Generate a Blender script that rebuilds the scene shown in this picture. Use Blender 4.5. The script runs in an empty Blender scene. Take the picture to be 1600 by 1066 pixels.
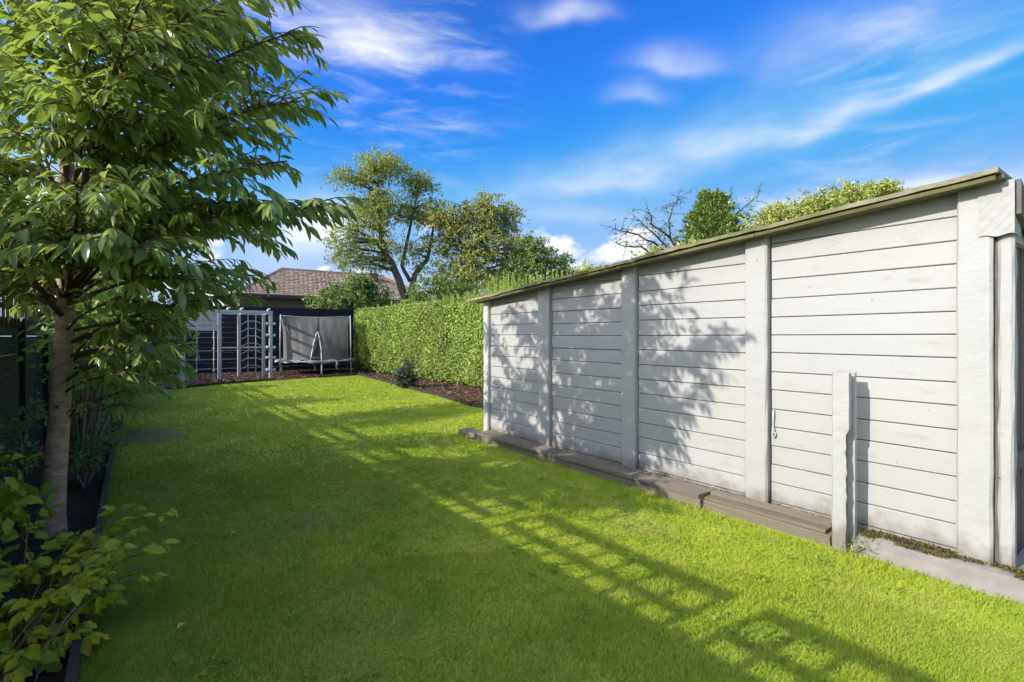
import bpy, math, random
import numpy as np
from mathutils import Vector, Matrix

random.seed(7)
rng = np.random.default_rng(11)
sc = bpy.context.scene
COL = sc.collection

# ------------------------------------------------------------------ camera, sky, sun, exposure
F, VX, HY, H = 800.0, 205.0, 525.0, 1.40          # focal length px, vanishing point of the garden axis, horizon row, eye height
TH = math.atan((800 - VX) / F)
CT, ST = math.cos(TH), math.sin(TH)
cam = bpy.data.cameras.new('camera')
cam.sensor_width = 36.0
cam.lens = 36.0 * F / 1600.0
cam.shift_y = -(533 - HY) / 1600.0
cam.clip_start = 0.05
cam.clip_end = 2000
camo = bpy.data.objects.new('camera', cam)
COL.objects.link(camo)
camo.location = (0, 0, H)
camo.rotation_euler = (math.radians(90), 0, -TH)
sc.camera = camo

SUN_DIR = Vector((1.0, -0.10, -0.53)).normalized()       # direction the light travels
SUN_EL = math.asin(-SUN_DIR.z)
SUN_AZ = math.atan2(-SUN_DIR.x, -SUN_DIR.y)              # compass angle of the sun, clockwise from +Y
sl = bpy.data.lights.new('sun', 'SUN')
sl.energy = 2.0
sl.angle = math.radians(0.53)
sl.color = (1.0, 0.945, 0.85)
so = bpy.data.objects.new('sun', sl)
COL.objects.link(so)
so.rotation_euler = SUN_DIR.to_track_quat('-Z', 'Y').to_euler()
so.location = (-12, 2, 9)

world = bpy.data.worlds.new('World')
sc.world = world
world.use_nodes = True


def build_world():
    nt = world.node_tree
    nt.nodes.clear()
    N = lambda t: nt.nodes.new(t)
    L = nt.links.new
    out = N('ShaderNodeOutputWorld')
    bg = N('ShaderNodeBackground')
    bg.inputs['Strength'].default_value = 0.15
    sky = N('ShaderNodeTexSky')
    sky.sky_type = 'NISHITA'
    sky.sun_disc = False
    sky.sun_elevation = SUN_EL
    sky.sun_rotation = SUN_AZ
    sky.air_density = 1.0
    sky.dust_density = 1.6
    sky.ozone_density = 3.0
    sky.altitude = 60

    def M(op, a, b=None, c=None):
        n = N('ShaderNodeMath')
        n.operation = op
        for i, v in enumerate((a, b, c)):
            if v is None:
                continue
            if isinstance(v, (int, float)):
                n.inputs[i].default_value = v
            else:
                L(v, n.inputs[i])
        return n.outputs[0]

    def ramp(v, a, b, lo=0.0, hi=1.0):
        n = N('ShaderNodeMapRange')
        n.interpolation_type = 'SMOOTHSTEP'
        n.inputs['From Min'].default_value = a
        n.inputs['From Max'].default_value = b
        n.inputs['To Min'].default_value = lo
        n.inputs['To Max'].default_value = hi
        L(v, n.inputs['Value'])
        return n.outputs[0]

    def V(op, a, b):
        n = N('ShaderNodeVectorMath')
        n.operation = op
        for i, v in enumerate((a, b)):
            if isinstance(v, tuple):
                n.inputs[i].default_value = v
            else:
                L(v, n.inputs[i])
        return n
    # deep polarised blue of the photograph, paler towards the horizon
    gm = N('ShaderNodeGamma')
    gm.inputs[1].default_value = 1.6
    L(sky.outputs[0], gm.inputs[0])
    blue = V('MULTIPLY', gm.outputs[0], (0.075, 0.255, 0.405)).outputs[0]
    blue = V('MINIMUM', blue, (0.46, 1.06, 2.3)).outputs[0]
    tc = N('ShaderNodeTexCoord')
    d = tc.outputs['Generated']
    # wide unseen glow round the sun, added to lift the fill light
    sd = tuple(-SUN_DIR)
    ca = M('MAXIMUM', V('DOT_PRODUCT', d, sd).outputs['Value'], 0.0)
    au = N('ShaderNodeCombineXYZ')
    av = M('POWER', ca, 2.4)
    for i, k in enumerate((6.0, 5.7, 5.3)):
        L(M('MULTIPLY', av, k), au.inputs[i])
    blue = V('ADD', blue, au.outputs[0]).outputs[0]
    sep = N('ShaderNodeSeparateXYZ')
    L(d, sep.inputs[0])
    az = M('ARCTAN2', sep.outputs[0], sep.outputs[1])
    el = M('ARCSINE', sep.outputs[2])
    ae = N('ShaderNodeCombineXYZ')
    L(az, ae.inputs[0])
    L(el, ae.inputs[1])

    def noise(vec, scale, detail, rough, loc=(0, 0, 0), rot=0.0, scl=(1, 1, 1), dist=0.0):
        mp = N('ShaderNodeMapping')
        mp.inputs['Location'].default_value = loc
        mp.inputs['Rotation'].default_value = (0, 0, rot)
        mp.inputs['Scale'].default_value = scl
        L(vec, mp.inputs[0])
        n = N('ShaderNodeTexNoise')
        n.inputs['Scale'].default_value = scale
        n.inputs['Detail'].default_value = detail
        n.inputs['Roughness'].default_value = rough
        n.inputs['Distortion'].default_value = dist
        L(mp.outputs[0], n.inputs['Vector'])
        return n.outputs['Fac']
    AE = ae.outputs[0]
    w1 = M('SUBTRACT', noise(AE, 5.0, 2, 0.55), 0.5)
    w2 = M('SUBTRACT', noise(AE, 5.0, 2, 0.55, loc=(7, 3, 0)), 0.5)
    azw = M('ADD', az, M('MULTIPLY', w1, 0.10))
    elw = M('ADD', el, M('MULTIPLY', w2, 0.07))
    fib = noise(AE, 9.0, 5, 0.6, rot=-0.30, scl=(0.7, 3.2, 1), dist=0.5)
    soft = noise(AE, 7.0, 3, 0.6, loc=(2, 9, 0), scl=(0.8, 1.6, 1))
    tot = None
    # wisps of cirrus: azimuth, elevation, half length, half width, tilt, opacity, bright lower edge
    for (a0, e0, la, lb, tilt, op) in CLOUDS:
        da, de = M('SUBTRACT', azw, a0), M('SUBTRACT', elw, e0)
        c_, s_ = math.cos(tilt), math.sin(tilt)
        u = M('DIVIDE', M('ADD', M('MULTIPLY', da, c_), M('MULTIPLY', de, s_)), la)
        v = M('DIVIDE', M('SUBTRACT', M('MULTIPLY', de, c_), M('MULTIPLY', da, s_)), lb)
        v = M('MULTIPLY', v, ramp(v, -0.2, 0.2, 1.35, 0.75))      # crisper below, feathered above
        q = M('ADD', M('MULTIPLY', u, u), M('MULTIPLY', v, v))
        g = M('MULTIPLY', M('EXPONENT', M('MULTIPLY', q, -1.0)), op)
        tot = g if tot is None else M('ADD', tot, g)
    tot = M('MULTIPLY', tot, M('ADD', ramp(fib, 0.25, 0.75, 0.45, 0.8), ramp(soft, 0.35, 0.7, 0.0, 0.5)))
    # thin scattered veils over the rest of the sky
    veil = M('MULTIPLY', ramp(fib, 0.42, 0.85), ramp(noise(AE, 1.6, 1, 0.5, loc=(4, 1, 0)), 0.42, 0.7))
    tot = M('ADD', tot, M('MULTIPLY', veil, 0.42))
    # small cumulus low round the horizon
    cum = noise(AE, 6.5, 4, 0.55, loc=(0.62, 0.3, 0), scl=(1, 1.7, 1))
    band = M('MULTIPLY', ramp(el, 0.02, 0.06), ramp(el, 0.17, 0.27, 1.0, 0.0))
    tot = M('MAXIMUM', tot, M('MULTIPLY', M('MULTIPLY', ramp(cum, 0.50, 0.62), band), 0.95))
    tot = M('ADD', tot, ramp(el, 0.0, 0.36, 0.42, 0.0))          # pale air low down
    tot = M('MINIMUM', tot, 0.96)
    mix = N('ShaderNodeMixRGB')
    mix.inputs[2].default_value = (2.65, 2.7, 2.8, 1)
    L(tot, mix.inputs[0])
    L(blue, mix.inputs[1])
    L(mix.outputs[0], bg.inputs['Color'])
    L(bg.outputs[0], out.inputs['Surface'])


def ae_of(px, py):
    x, z = (px - 800) / F, -(py - HY) / F
    X, Y = ST + x * CT, CT - x * ST
    return math.atan2(X, Y), math.atan2(z, math.hypot(X, Y))


def wisp(p, q, width, op):                    # a wisp between two pixels of the photograph, as directions
    a, b = ae_of(*p), ae_of(*q)
    ln = math.hypot(b[0] - a[0], b[1] - a[1])
    return ((a[0] + b[0]) / 2, (a[1] + b[1]) / 2, ln / 2, width / F, math.atan2(b[1] - a[1], b[0] - a[0]), op)


CLOUDS = [wisp((780, 305), (1130, 235), 24, .42), wisp((960, 270), (1330, 170), 34, .2), wisp((1150, 230), (1480, 120), 13, .36), wisp((1380, 155), (1640, 60), 9, .42),
          wisp((470, 60), (680, 88), 24, .48), wisp((400, 10), (640, 60), 40, .25), wisp((820, 14), (940, 18), 11, .5), wisp((990, 100), (1125, 105), 15, .45), wisp((945, 152), (1030, 150), 11, .38),
          wisp((1330, 300), (1640, 275), 16, .5), wisp((1230, 90), (1620, 20), 26, .28), wisp((800, 340), (1000, 335), 16, .22), wisp((430, 390), (560, 355), 34, .9), wisp((1180, 130), (1330, 60), 40, .12)]
build_world()

sc.render.engine = 'CYCLES'
sc.cycles.use_denoising = True
sc.cycles.max_bounces = 5
sc.cycles.diffuse_bounces = 3
sc.cycles.use_adaptive_sampling = True
sc.cycles.adaptive_threshold = 0.03
sc.cycles.transparent_max_bounces = 12
sc.cycles.sample_clamp_indirect = 6
sc.view_settings.view_transform = 'Standard'
sc.view_settings.look = 'None'
sc.view_settings.exposure = 1.42
sc.view_settings.gamma = 1.0


# ------------------------------------------------------------------ positions from the photograph
def gp(px, py, z=0.0):                       # pixel -> point on the level z
    Z = F * (H - z) / (py - HY)
    X = (px - 800) / F * Z
    return Vector((Z * ST + X * CT, Z * CT - X * ST, z))


def cw(px, py, Z):                           # pixel at camera depth Z
    X = (px - 800) / F * Z
    return Vector((Z * ST + X * CT, Z * CT - X * ST, H - (py - HY) / F * Z))


def atY(px, py, Y):
    t = (px - 800) / F
    k = Y / (CT - t * ST)
    return Vector((k * (ST + t * CT), Y, H - (py - HY) / F * k))


def atX(px, py, X):
    t = (px - 800) / F
    k = X / (ST + t * CT)
    return Vector((X, k * (CT - t * ST), H - (py - HY) / F * k))


# ------------------------------------------------------------------ materials
MATS = {}


def new_mat(name):
    m = bpy.data.materials.new(name)
    m.use_nodes = True
    nt = m.node_tree
    nt.nodes.clear()
    return m, nt


class G:                                      # tiny node-graph helper
    def __init__(s, nt):
        s.nt = nt

    def n(s, t):
        return s.nt.nodes.new(t)

    def l(s, a, b):
        s.nt.links.new(a, b)

    def put(s, v, sock):
        if isinstance(v, (int, float)):
            sock.default_value = v
        elif isinstance(v, (tuple, list)):
            sock.default_value = (*v, 1) if len(v) == 3 and sock.type == 'RGBA' else v
        else:
            s.l(v, sock)

    def math(s, op, a, b=0.0):
        n = s.n('ShaderNodeMath')
        n.operation = op
        s.put(a, n.inputs[0])
        s.put(b, n.inputs[1])
        return n.outputs[0]

    def ramp(s, v, a, b, lo=0.0, hi=1.0):
        n = s.n('ShaderNodeMapRange')
        n.inputs['From Min'].default_value = a
        n.inputs['From Max'].default_value = b
        n.inputs['To Min'].default_value = lo
        n.inputs['To Max'].default_value = hi
        s.l(v, n.inputs['Value'])
        return n.outputs[0]

    def pos(s):
        return s.n('ShaderNodeNewGeometry').outputs['Position']

    def noise(s, scale, detail=4, rough=0.55, scl=(1, 1, 1), vec=None, dist=0.0, loc=(0, 0, 0)):
        mp = s.n('ShaderNodeMapping')
        mp.inputs['Scale'].default_value = scl
        mp.inputs['Location'].default_value = loc
        s.l(vec if vec is not None else s.pos(), mp.inputs[0])
        n = s.n('ShaderNodeTexNoise')
        n.inputs['Scale'].default_value = scale
        n.inputs['Detail'].default_value = detail
        n.inputs['Roughness'].default_value = rough
        n.inputs['Distortion'].default_value = dist
        s.l(mp.outputs[0], n.inputs['Vector'])
        return n.outputs['Fac']

    def mix(s, f, a, b, mode='MIX'):
        n = s.n('ShaderNodeMixRGB')
        n.blend_type = mode
        s.put(f, n.inputs[0])
        s.put(a, n.inputs[1])
        s.put(b, n.inputs[2])
        return n.outputs[0]

    def bump(s, h, strength=0.3, dist=0.01):
        n = s.n('ShaderNodeBump')
        n.inputs['Strength'].default_value = strength
        n.inputs['Distance'].default_value = dist
        s.l(h, n.inputs['Height'])
        return n.outputs[0]

    def bsdf(s, color, rough=0.6, normal=None, spec=0.4, metal=0.0):
        b = s.n('ShaderNodeBsdfPrincipled')
        s.put(color, b.inputs['Base Color'])
        s.put(rough, b.inputs['Roughness'])
        b.inputs['Specular IOR Level'].default_value = spec
        b.inputs['Metallic'].default_value = metal
        if normal is not None:
            s.l(normal, b.inputs['Normal'])
        return b.outputs[0]

    def out(s, sh):
        o = s.n('ShaderNodeOutputMaterial')
        s.l(sh, o.inputs['Surface'])

    def rnd(s):                               # per-piece random: mesh attribute plus object random
        a = s.n('ShaderNodeAttribute')
        a.attribute_name = 'rnd'
        o = s.n('ShaderNodeObjectInfo')
        return s.math('FRACT', s.math('ADD', a.outputs['Fac'], o.outputs['Random']))


def mat_painted(name, col, bump_scale=60, bump=0.25, smudge=0.25, rough=0.62):
    m, nt = new_mat(name)
    g = G(nt)
    big = g.noise(1.6, 4, 0.6)
    fine = g.noise(bump_scale, 4, 0.6)
    pits = g.noise(bump_scale * 1.4, 1, 0.4, loc=(3, 1, 7))
    pit = g.ramp(pits, 0.165, 0.205)
    c = g.mix(g.ramp(big, 0.35, 0.75), col, tuple(v * 0.93 for v in col))
    sm = g.noise(3.4, 5, 0.65, scl=(1, 1, 3.5), loc=(1.7, 9.1, 2.2))
    c = g.mix(g.ramp(sm, 0.57, 0.74, 0, smudge), c, (0.19, 0.175, 0.155))
    c = g.mix(g.ramp(g.rnd(), 0, 1, 0, 0.09), c, (0.26, 0.255, 0.245))
    # dirt splashed up from the soil
    sp = g.n('ShaderNodeSeparateXYZ')
    g.l(g.pos(), sp.inputs[0])
    low = g.ramp(g.math('ADD', sp.outputs[2], g.ramp(g.noise(9, 4, 0.6), 0.3, 0.7, -0.06, 0.06)), 0.10, 0.24, 0.75, 0.0)
    c = g.mix(low, c, (0.17, 0.145, 0.11))
    c = g.mix(g.math('SUBTRACT', 1.0, pit), c, (0.14, 0.13, 0.12))
    h = g.math('ADD', g.math('MULTIPLY', fine, 0.6), g.math('MULTIPLY', pit, 0.6))
    g.out(g.bsdf(c, rough, g.bump(h, bump, 0.01), 0.35))
    return m


def mat_noise(name, c1, c2, scale=8, scl=(1, 1, 1), rough=0.8, bump=0.3, bscale=None, c3=None, spec=0.25, dist=0.01, lo=0.35, hi=0.65, piece=0.0):
    m, nt = new_mat(name)
    g = G(nt)
    n1 = g.noise(scale, 6, 0.62, scl)
    c = g.mix(g.ramp(n1, lo, hi), c1, c2)
    if c3 is not None:
        n2 = g.noise(scale * 0.35, 4, 0.6, loc=(4, 8, 1))
        c = g.mix(g.ramp(n2, 0.5, 0.68), c, c3)
    if piece > 0:
        c = g.mix(g.math('MULTIPLY', g.rnd(), piece), c, tuple(v * 0.35 for v in c1))
    b = g.noise(bscale or scale * 4, 5, 0.65, scl)
    g.out(g.bsdf(c, rough, g.bump(b, bump, dist), spec))
    return m


LEAF_GAIN = 2.1


def mat_leaf(name, cols, trans, tf=0.35, rough=0.42, spec=0.5, patch=0.0, patch_col=None, pscale=1.2, gain=None):
    m, nt = new_mat(name)
    g = G(nt)
    r = g.rnd()
    cols = [(p, tuple(min(.6, v * (gain or LEAF_GAIN)) for v in c)) for p, c in cols]
    cr = g.n('ShaderNodeValToRGB')
    els = cr.color_ramp.elements
    while len(els) < len(cols):
        els.new(0.5)
    for i, (p, c) in enumerate(cols):
        els[i].position = p
        els[i].color = (*c, 1)
    g.l(r, cr.inputs[0])
    c = cr.outputs[0]
    if patch_col:
        c = g.mix(g.ramp(g.noise(pscale, 3, 0.55), 0.42, 0.66, 0, patch), c, patch_col)
    p = g.n('ShaderNodeBsdfPrincipled')
    g.l(c, p.inputs['Base Color'])
    p.inputs['Roughness'].default_value = rough
    p.inputs['Specular IOR Level'].default_value = spec * .6
    t = g.n('ShaderNodeBsdfTranslucent')
    g.l(g.mix(0.6, c, trans), t.inputs['Color'])
    mx = g.n('ShaderNodeMixShader')
    mx.inputs[0].default_value = tf
    g.l(p.outputs[0], mx.inputs[1])
    g.l(t.outputs[0], mx.inputs[2])
    g.out(mx.outputs[0])
    return m


def mat_wood_grey(name, c1, c2, axis='y', rough=0.85, bump=0.5):
    scl = {'y': (26, 1.2, 26), 'z': (26, 26, 1.2), 'x': (1.2, 26, 26)}[axis]
    return mat_noise(name, c1, c2, 1.6, scl, rough, bump, 3.0, c3=tuple(v * 0.75 for v in c1), dist=0.006, piece=0.25)


M_WHITE = mat_painted('white_painted_concrete', (0.415, 0.406, 0.396), 38, 0.25, 0.34)
M_POSTW = mat_painted('white_painted_rough_concrete', (0.415, 0.406, 0.396), 30, 0.55, 0.22)
M_BACK = mat_noise('dark_joint_backing', (0.10, 0.095, 0.085), (0.16, 0.15, 0.13), 6)
M_ENDPOST = mat_noise('grey_end_post', (0.46, 0.45, 0.43), (0.56, 0.55, 0.52), 9, rough=0.85)
M_CONC = mat_noise('weathered_concrete', (0.23, 0.21, 0.18), (0.31, 0.285, 0.25), 5, rough=0.9, bump=0.5, bscale=70, c3=(0.30, 0.26, 0.20))
M_ROOF = mat_noise('mossy_roof_edge', (0.22, 0.20, 0.12), (0.34, 0.32, 0.23), 4, (1, 1, 1), 0.95, 0.6, 40, c3=(0.13, 0.14, 0.045))
M_ROOFTRIM = mat_noise('mossy_olive_trim', (0.10, 0.095, 0.032), (0.155, 0.142, 0.068), 3, (1, 1, 3), 0.9, 0.4, 30, c3=(0.10, 0.09, 0.04))
M_MOSS = mat_noise('moss_and_debris', (0.10, 0.095, 0.02), (0.21, 0.16, 0.04), 22, rough=1.0, bump=0.9, bscale=60, c3=(0.09, 0.065, 0.04), dist=0.02)
M_DECK = mat_wood_grey('weathered_decking', (0.23, 0.195, 0.15), (0.14, 0.118, 0.092), 'y')
M_SLEEP = mat_wood_grey('weathered_sleeper', (0.25, 0.21, 0.155), (0.155, 0.128, 0.095), 'y')
M_DOOR = mat_wood_grey('rotten_door_wood', (0.20, 0.15, 0.125), (0.11, 0.085, 0.07), 'z')
M_FLASH = mat_painted('white_flashing', (0.39, 0.38, 0.37), 14, 0.7, 0.35)
M_METAL = mat_noise('galvanised_metal', (0.50, 0.51, 0.52), (0.40, 0.41, 0.42), 20, rough=0.45, bump=0.1, spec=0.5)
M_FENCE = mat_noise('charcoal_fence_boards', (0.045, 0.047, 0.045), (0.075, 0.077, 0.07), 2.2, (14, 1.0, 14), 0.8, 0.5, 6, c3=(0.055, 0.06, 0.042), piece=0.3)
M_FENCEP = mat_noise('black_fence_posts', (0.018, 0.018, 0.017), (0.03, 0.03, 0.028), 5, rough=0.85)
M_BFENCE = mat_noise('blue_black_fence_boards', (0.014, 0.016, 0.026), (0.024, 0.026, 0.040), 2.2, (1.0, 14, 14), 0.75, 0.4, 6, piece=0.4)
M_TRELL = mat_noise('brown_trellis_batten', (0.10, 0.075, 0.05), (0.15, 0.11, 0.075), 8)
M_FRAME = mat_noise('silvered_frame_timber', (0.36, 0.35, 0.34), (0.46, 0.45, 0.44), 3, (6, 6, 1), 0.8, 0.3, 20)
M_ROPE = mat_noise('pale_rope', (0.42, 0.40, 0.36), (0.55, 0.52, 0.47), 60, rough=0.95)
M_WHITEPL = mat_noise('white_plastic', (0.75, 0.75, 0.74), (0.68, 0.68, 0.67), 20, rough=0.5, bump=0.05)
M_MAT = mat_noise('black_trampoline_mat', (0.02, 0.02, 0.022), (0.035, 0.035, 0.038), 14, rough=0.7)
M_PAD = mat_noise('worn_grey_pad', (0.20, 0.205, 0.21), (0.42, 0.42, 0.41), 7, rough=0.8)
M_SOIL = mat_noise('dark_garden_soil', (0.05, 0.034, 0.02), (0.10, 0.07, 0.042), 14, rough=1.0, bump=1.0, bscale=40, dist=0.03)
M_BARK = mat_noise('bark_mulch', (0.075, 0.040, 0.025), (0.14, 0.085, 0.055), 26, rough=1.0, bump=1.0, bscale=50, c3=(0.045, 0.028, 0.02), dist=0.03)
M_LOG = mat_noise('dark_log_edging', (0.045, 0.038, 0.03), (0.085, 0.07, 0.052), 12, rough=0.95, piece=0.4)
M_PLANKEDGE = mat_wood_grey('bed_edging_plank', (0.12, 0.095, 0.07), (0.075, 0.06, 0.045), 'y')
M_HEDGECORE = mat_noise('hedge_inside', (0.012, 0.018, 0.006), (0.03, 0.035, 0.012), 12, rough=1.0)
M_BRICK = mat_noise('house_brick', (0.10, 0.07, 0.055), (0.15, 0.10, 0.075), 5, (1, 1, 4), 0.9)
M_TILE = mat_noise('brown_roof_tile', (0.44, 0.31, 0.22), (0.56, 0.42, 0.32), 4, rough=0.9, piece=0.6)
M_FASCIA = mat_noise('dark_fascia', (0.05, 0.045, 0.04), (0.07, 0.06, 0.055), 5)
M_GUTTER = mat_noise('dark_barge_board', (0.11, 0.095, 0.085), (0.17, 0.15, 0.13), 4, (1, 6, 6))


def mat_chips():
    m, nt = new_mat('bark_chips')
    g = G(nt)
    r = g.rnd()
    c = g.mix(r, (0.055, 0.030, 0.02), (0.30, 0.19, 0.125))
    g.out(g.bsdf(c, 0.95, None, 0.2))
    return m


M_CHIP = mat_chips()


def mat_birch(name, c1, c2, c3):
    m, nt = new_mat(name)
    g = G(nt)
    band = g.noise(9, 6, 0.7, (0.9, 0.9, 3.0), dist=1.4)
    c = g.mix(g.ramp(band, 0.38, 0.64), c1, c2)
    lent = g.noise(11, 4, 0.65, (1, 1, 3.2), loc=(2, 2, 2), dist=0.8)
    c = g.mix(g.ramp(lent, 0.60, 0.66), c, c3)
    g.out(g.bsdf(c, 0.6, g.bump(band, 0.6, 0.012), 0.4))
    return m


M_CHERRYBARK = mat_birch('cherry_bark', (0.34, 0.19, 0.10), (0.58, 0.39, 0.25), (0.13, 0.075, 0.045))
M_TWIG = mat_noise('red_brown_twig', (0.085, 0.05, 0.035), (0.13, 0.08, 0.055), 20)
M_BARKGREY = mat_noise('grey_tree_bark', (0.10, 0.085, 0.065), (0.17, 0.145, 0.115), 7, (2, 2, 0.6), 0.95, 0.8, 16, dist=0.03)
M_STEM = mat_noise('pale_shrub_stem', (0.17, 0.125, 0.085), (0.26, 0.20, 0.145), 12)
M_CANE = mat_noise('yellow_brown_cane', (0.22, 0.15, 0.05), (0.30, 0.22, 0.08), 12)

M_CHERRY = mat_leaf('cherry_leaf', [(0, (0.050, 0.078, 0.026)), (0.35, (0.085, 0.125, 0.036)), (0.7, (0.115, 0.165, 0.042)), (0.95, (0.155, 0.20, 0.05)), (1.0, (0.28, 0.24, 0.04))],
                    (0.42, 0.50, 0.05), 0.46, 0.27, 1.1, gain=2.4)
M_HEDGE = mat_leaf('hedge_leaf', [(0, (0.045, 0.075, 0.014)), (0.45, (0.12, 0.175, 0.03)), (1.0, (0.235, 0.28, 0.065))],
                   (0.34, 0.46, 0.04), 0.25, 0.4, 0.5, 0.55, (0.19, 0.21, 0.06), 0.9)
M_SHOOT = mat_leaf('hedge_shoot_leaf', [(0, (0.20, 0.28, 0.05)), (1.0, (0.32, 0.38, 0.07))], (0.4, 0.5, 0.05), 0.35)
M_HOLLY = mat_leaf('holly_leaf', [(0, (0.03, 0.052, 0.024)), (0.8, (0.06, 0.085, 0.045)), (1.0, (0.15, 0.17, 0.11))], (0.1, 0.15, 0.05), 0.12, 0.45, 0.25, gain=1.3)
M_ACACIA = mat_leaf('light_tree_leaf', [(0, (0.09, 0.11, 0.03)), (0.6, (0.145, 0.16, 0.04)), (1.0, (0.24, 0.23, 0.06))], (0.32, 0.36, 0.06), 0.35, 0.5, 0.35, gain=2.9)
M_OLIVE = mat_leaf('olive_tree_leaf', [(0, (0.08, 0.09, 0.025)), (0.6, (0.135, 0.14, 0.036)), (1.0, (0.21, 0.19, 0.06))], (0.3, 0.28, 0.05), 0.3, 0.5, 0.3, gain=2.9)
M_DARKLEAF = mat_leaf('dark_shrub_leaf', [(0, (0.045, 0.07, 0.02)), (0.7, (0.08, 0.115, 0.028)), (1.0, (0.13, 0.155, 0.045))], (0.2, 0.28, 0.04), 0.25, 0.5, 0.35, gain=2.9)
M_YELLOWT = mat_leaf('yellow_green_leaf', [(0, (0.10, 0.125, 0.028)), (0.6, (0.17, 0.18, 0.04)), (1.0, (0.26, 0.24, 0.06))], (0.34, 0.38, 0.05), 0.35, 0.5, 0.3, gain=2.9)
M_CONIFER = mat_leaf('conifer_spray', [(0, (0.055, 0.085, 0.025)), (0.7, (0.095, 0.135, 0.032)), (1.0, (0.16, 0.18, 0.045))], (0.2, 0.28, 0.04), 0.2, 0.55, 0.3, gain=2.9)
M_SHRUB = mat_leaf('border_shrub_leaf', [(0, (0.06, 0.10, 0.026)), (0.6, (0.10, 0.155, 0.034)), (1.0, (0.16, 0.21, 0.05))], (0.33, 0.46, 0.04), 0.4, 0.4, 0.5, gain=2.6)
M_SMALLLEAF = mat_leaf('small_green_leaf', [(0, (0.05, 0.085, 0.03)), (0.7, (0.10, 0.14, 0.05)), (1.0, (0.17, 0.2, 0.08))], (0.25, 0.35, 0.05), 0.3, 0.45, 0.4)
M_RASP = mat_leaf('bramble_leaf_green', [(0, (0.085, 0.11, 0.012)), (0.6, (0.125, 0.155, 0.016)), (1.0, (0.17, 0.18, 0.02))], (0.26, 0.38, 0.04), 0.28, 0.65, 0.08, gain=3.4)
M_RASPY = mat_leaf('bramble_leaf_yellow', [(0, (0.20, 0.18, 0.008)), (0.6, (0.26, 0.20, 0.010)), (1.0, (0.22, 0.12, 0.015))], (0.5, 0.42, 0.05), 0.3, 0.65, 0.08, gain=3.4)
M_SPIKE = mat_leaf('spiky_leaf', [(0, (0.07, 0.085, 0.035)), (0.7, (0.12, 0.14, 0.055)), (1.0, (0.24, 0.23, 0.12))], (0.25, 0.3, 0.06), 0.25, 0.5, 0.35)
M_WEED = mat_leaf('lawn_weed_leaf', [(0, (0.075, 0.13, 0.015)), (1.0, (0.16, 0.21, 0.03))], (0.3, 0.45, 0.03), 0.3, 0.8, 0.03)
M_FALLEN = mat_leaf('fallen_leaf_yellow', [(0, (0.42, 0.38, 0.12)), (1.0, (0.30, 0.20, 0.07))], (0.4, 0.35, 0.1), 0.1, 0.7, 0.2)


def mat_grass(blade):
    m, nt = new_mat('grass_blades' if blade else 'lawn_turf')
    g = G(nt)
    big = g.noise(0.55, 3, 0.55)
    mid = g.noise(3.2, 4, 0.6, loc=(3, 5, 0))
    c = g.mix(g.ramp(big, 0.36, 0.64), (0.52, 0.59, 0.052), (0.36, 0.49, 0.042))
    c = g.mix(g.ramp(mid, 0.42, 0.72, 0, 0.8), c, (0.57, 0.60, 0.075))
    dry = g.noise(1.3, 5, 0.65, loc=(8, 1, 0))
    c = g.mix(g.ramp(dry, 0.53, 0.70, 0, 0.65), c, (0.47, 0.43, 0.13))
    lush = g.noise(2.1, 5, 0.65, loc=(17, 6, 0))
    c = g.mix(g.ramp(lush, 0.54, 0.68, 0, 0.65), c, (0.24, 0.39, 0.03))
    if blade:
        r = g.rnd()
        c = g.mix(g.ramp(r, 0.1, 0.9, 0.0, 0.8), c, (0.26, 0.40, 0.022))
        c = g.mix(g.ramp(r, 0.91, 0.94, 0.0, 0.75), c, (0.50, 0.43, 0.16))
        p = g.n('ShaderNodeBsdfPrincipled')
        g.l(c, p.inputs['Base Color'])
        p.inputs['Roughness'].default_value = 0.6
        p.inputs['Specular IOR Level'].default_value = 0.15
        ge = g.n('ShaderNodeNewGeometry')
        vm = g.n('ShaderNodeVectorMath')         # blades share the lie of the turf: soft, mostly upward normals
        vm.operation = 'ADD'
        g.l(ge.outputs['Normal'], vm.inputs[0])
        vm.inputs[1].default_value = (0, 0, 1.6)
        vn = g.n('ShaderNodeVectorMath')
        vn.operation = 'NORMALIZE'
        g.l(vm.outputs[0], vn.inputs[0])
        g.l(vn.outputs[0], p.inputs['Normal'])
        t = g.n('ShaderNodeBsdfTranslucent')
        g.l(g.mix(0.5, c, (0.52, 0.64, 0.03)), t.inputs['Color'])
        mx = g.n('ShaderNodeMixShader')
        mx.inputs[0].default_value = 0.30
        g.l(p.outputs[0], mx.inputs[1])
        g.l(t.outputs[0], mx.inputs[2])
        g.out(mx.outputs[0])
    else:
        thatch = g.noise(60, 4, 0.7)
        c = g.mix(g.ramp(thatch, 0.5, 0.75, 0, 0.5), c, (0.10, 0.09, 0.03))
        # bare worn patch under the shrubs
        sp = g.n('ShaderNodeSeparateXYZ')
        g.l(g.pos(), sp.inputs[0])
        ex = g.math('DIVIDE', g.math('SUBTRACT', sp.outputs[0], BARE.x), 0.42)
        ey = g.math('DIVIDE', g.math('SUBTRACT', sp.outputs[1], BARE.y), 0.75)
        d = g.math('ADD', g.math('ADD', g.math('MULTIPLY', ex, ex), g.math('MULTIPLY', ey, ey)), g.ramp(g.noise(6, 4, 0.6), 0.3, 0.7, -0.3, 0.3))
        c = g.mix(g.ramp(d, 0.7, 1.2, 0.8, 0.0), c, (0.27, 0.18, 0.10))
        g.out(g.bsdf(c, 0.9, g.bump(g.noise(90, 4, 0.7), 0.8, 0.02), 0.15))
    return m


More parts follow.
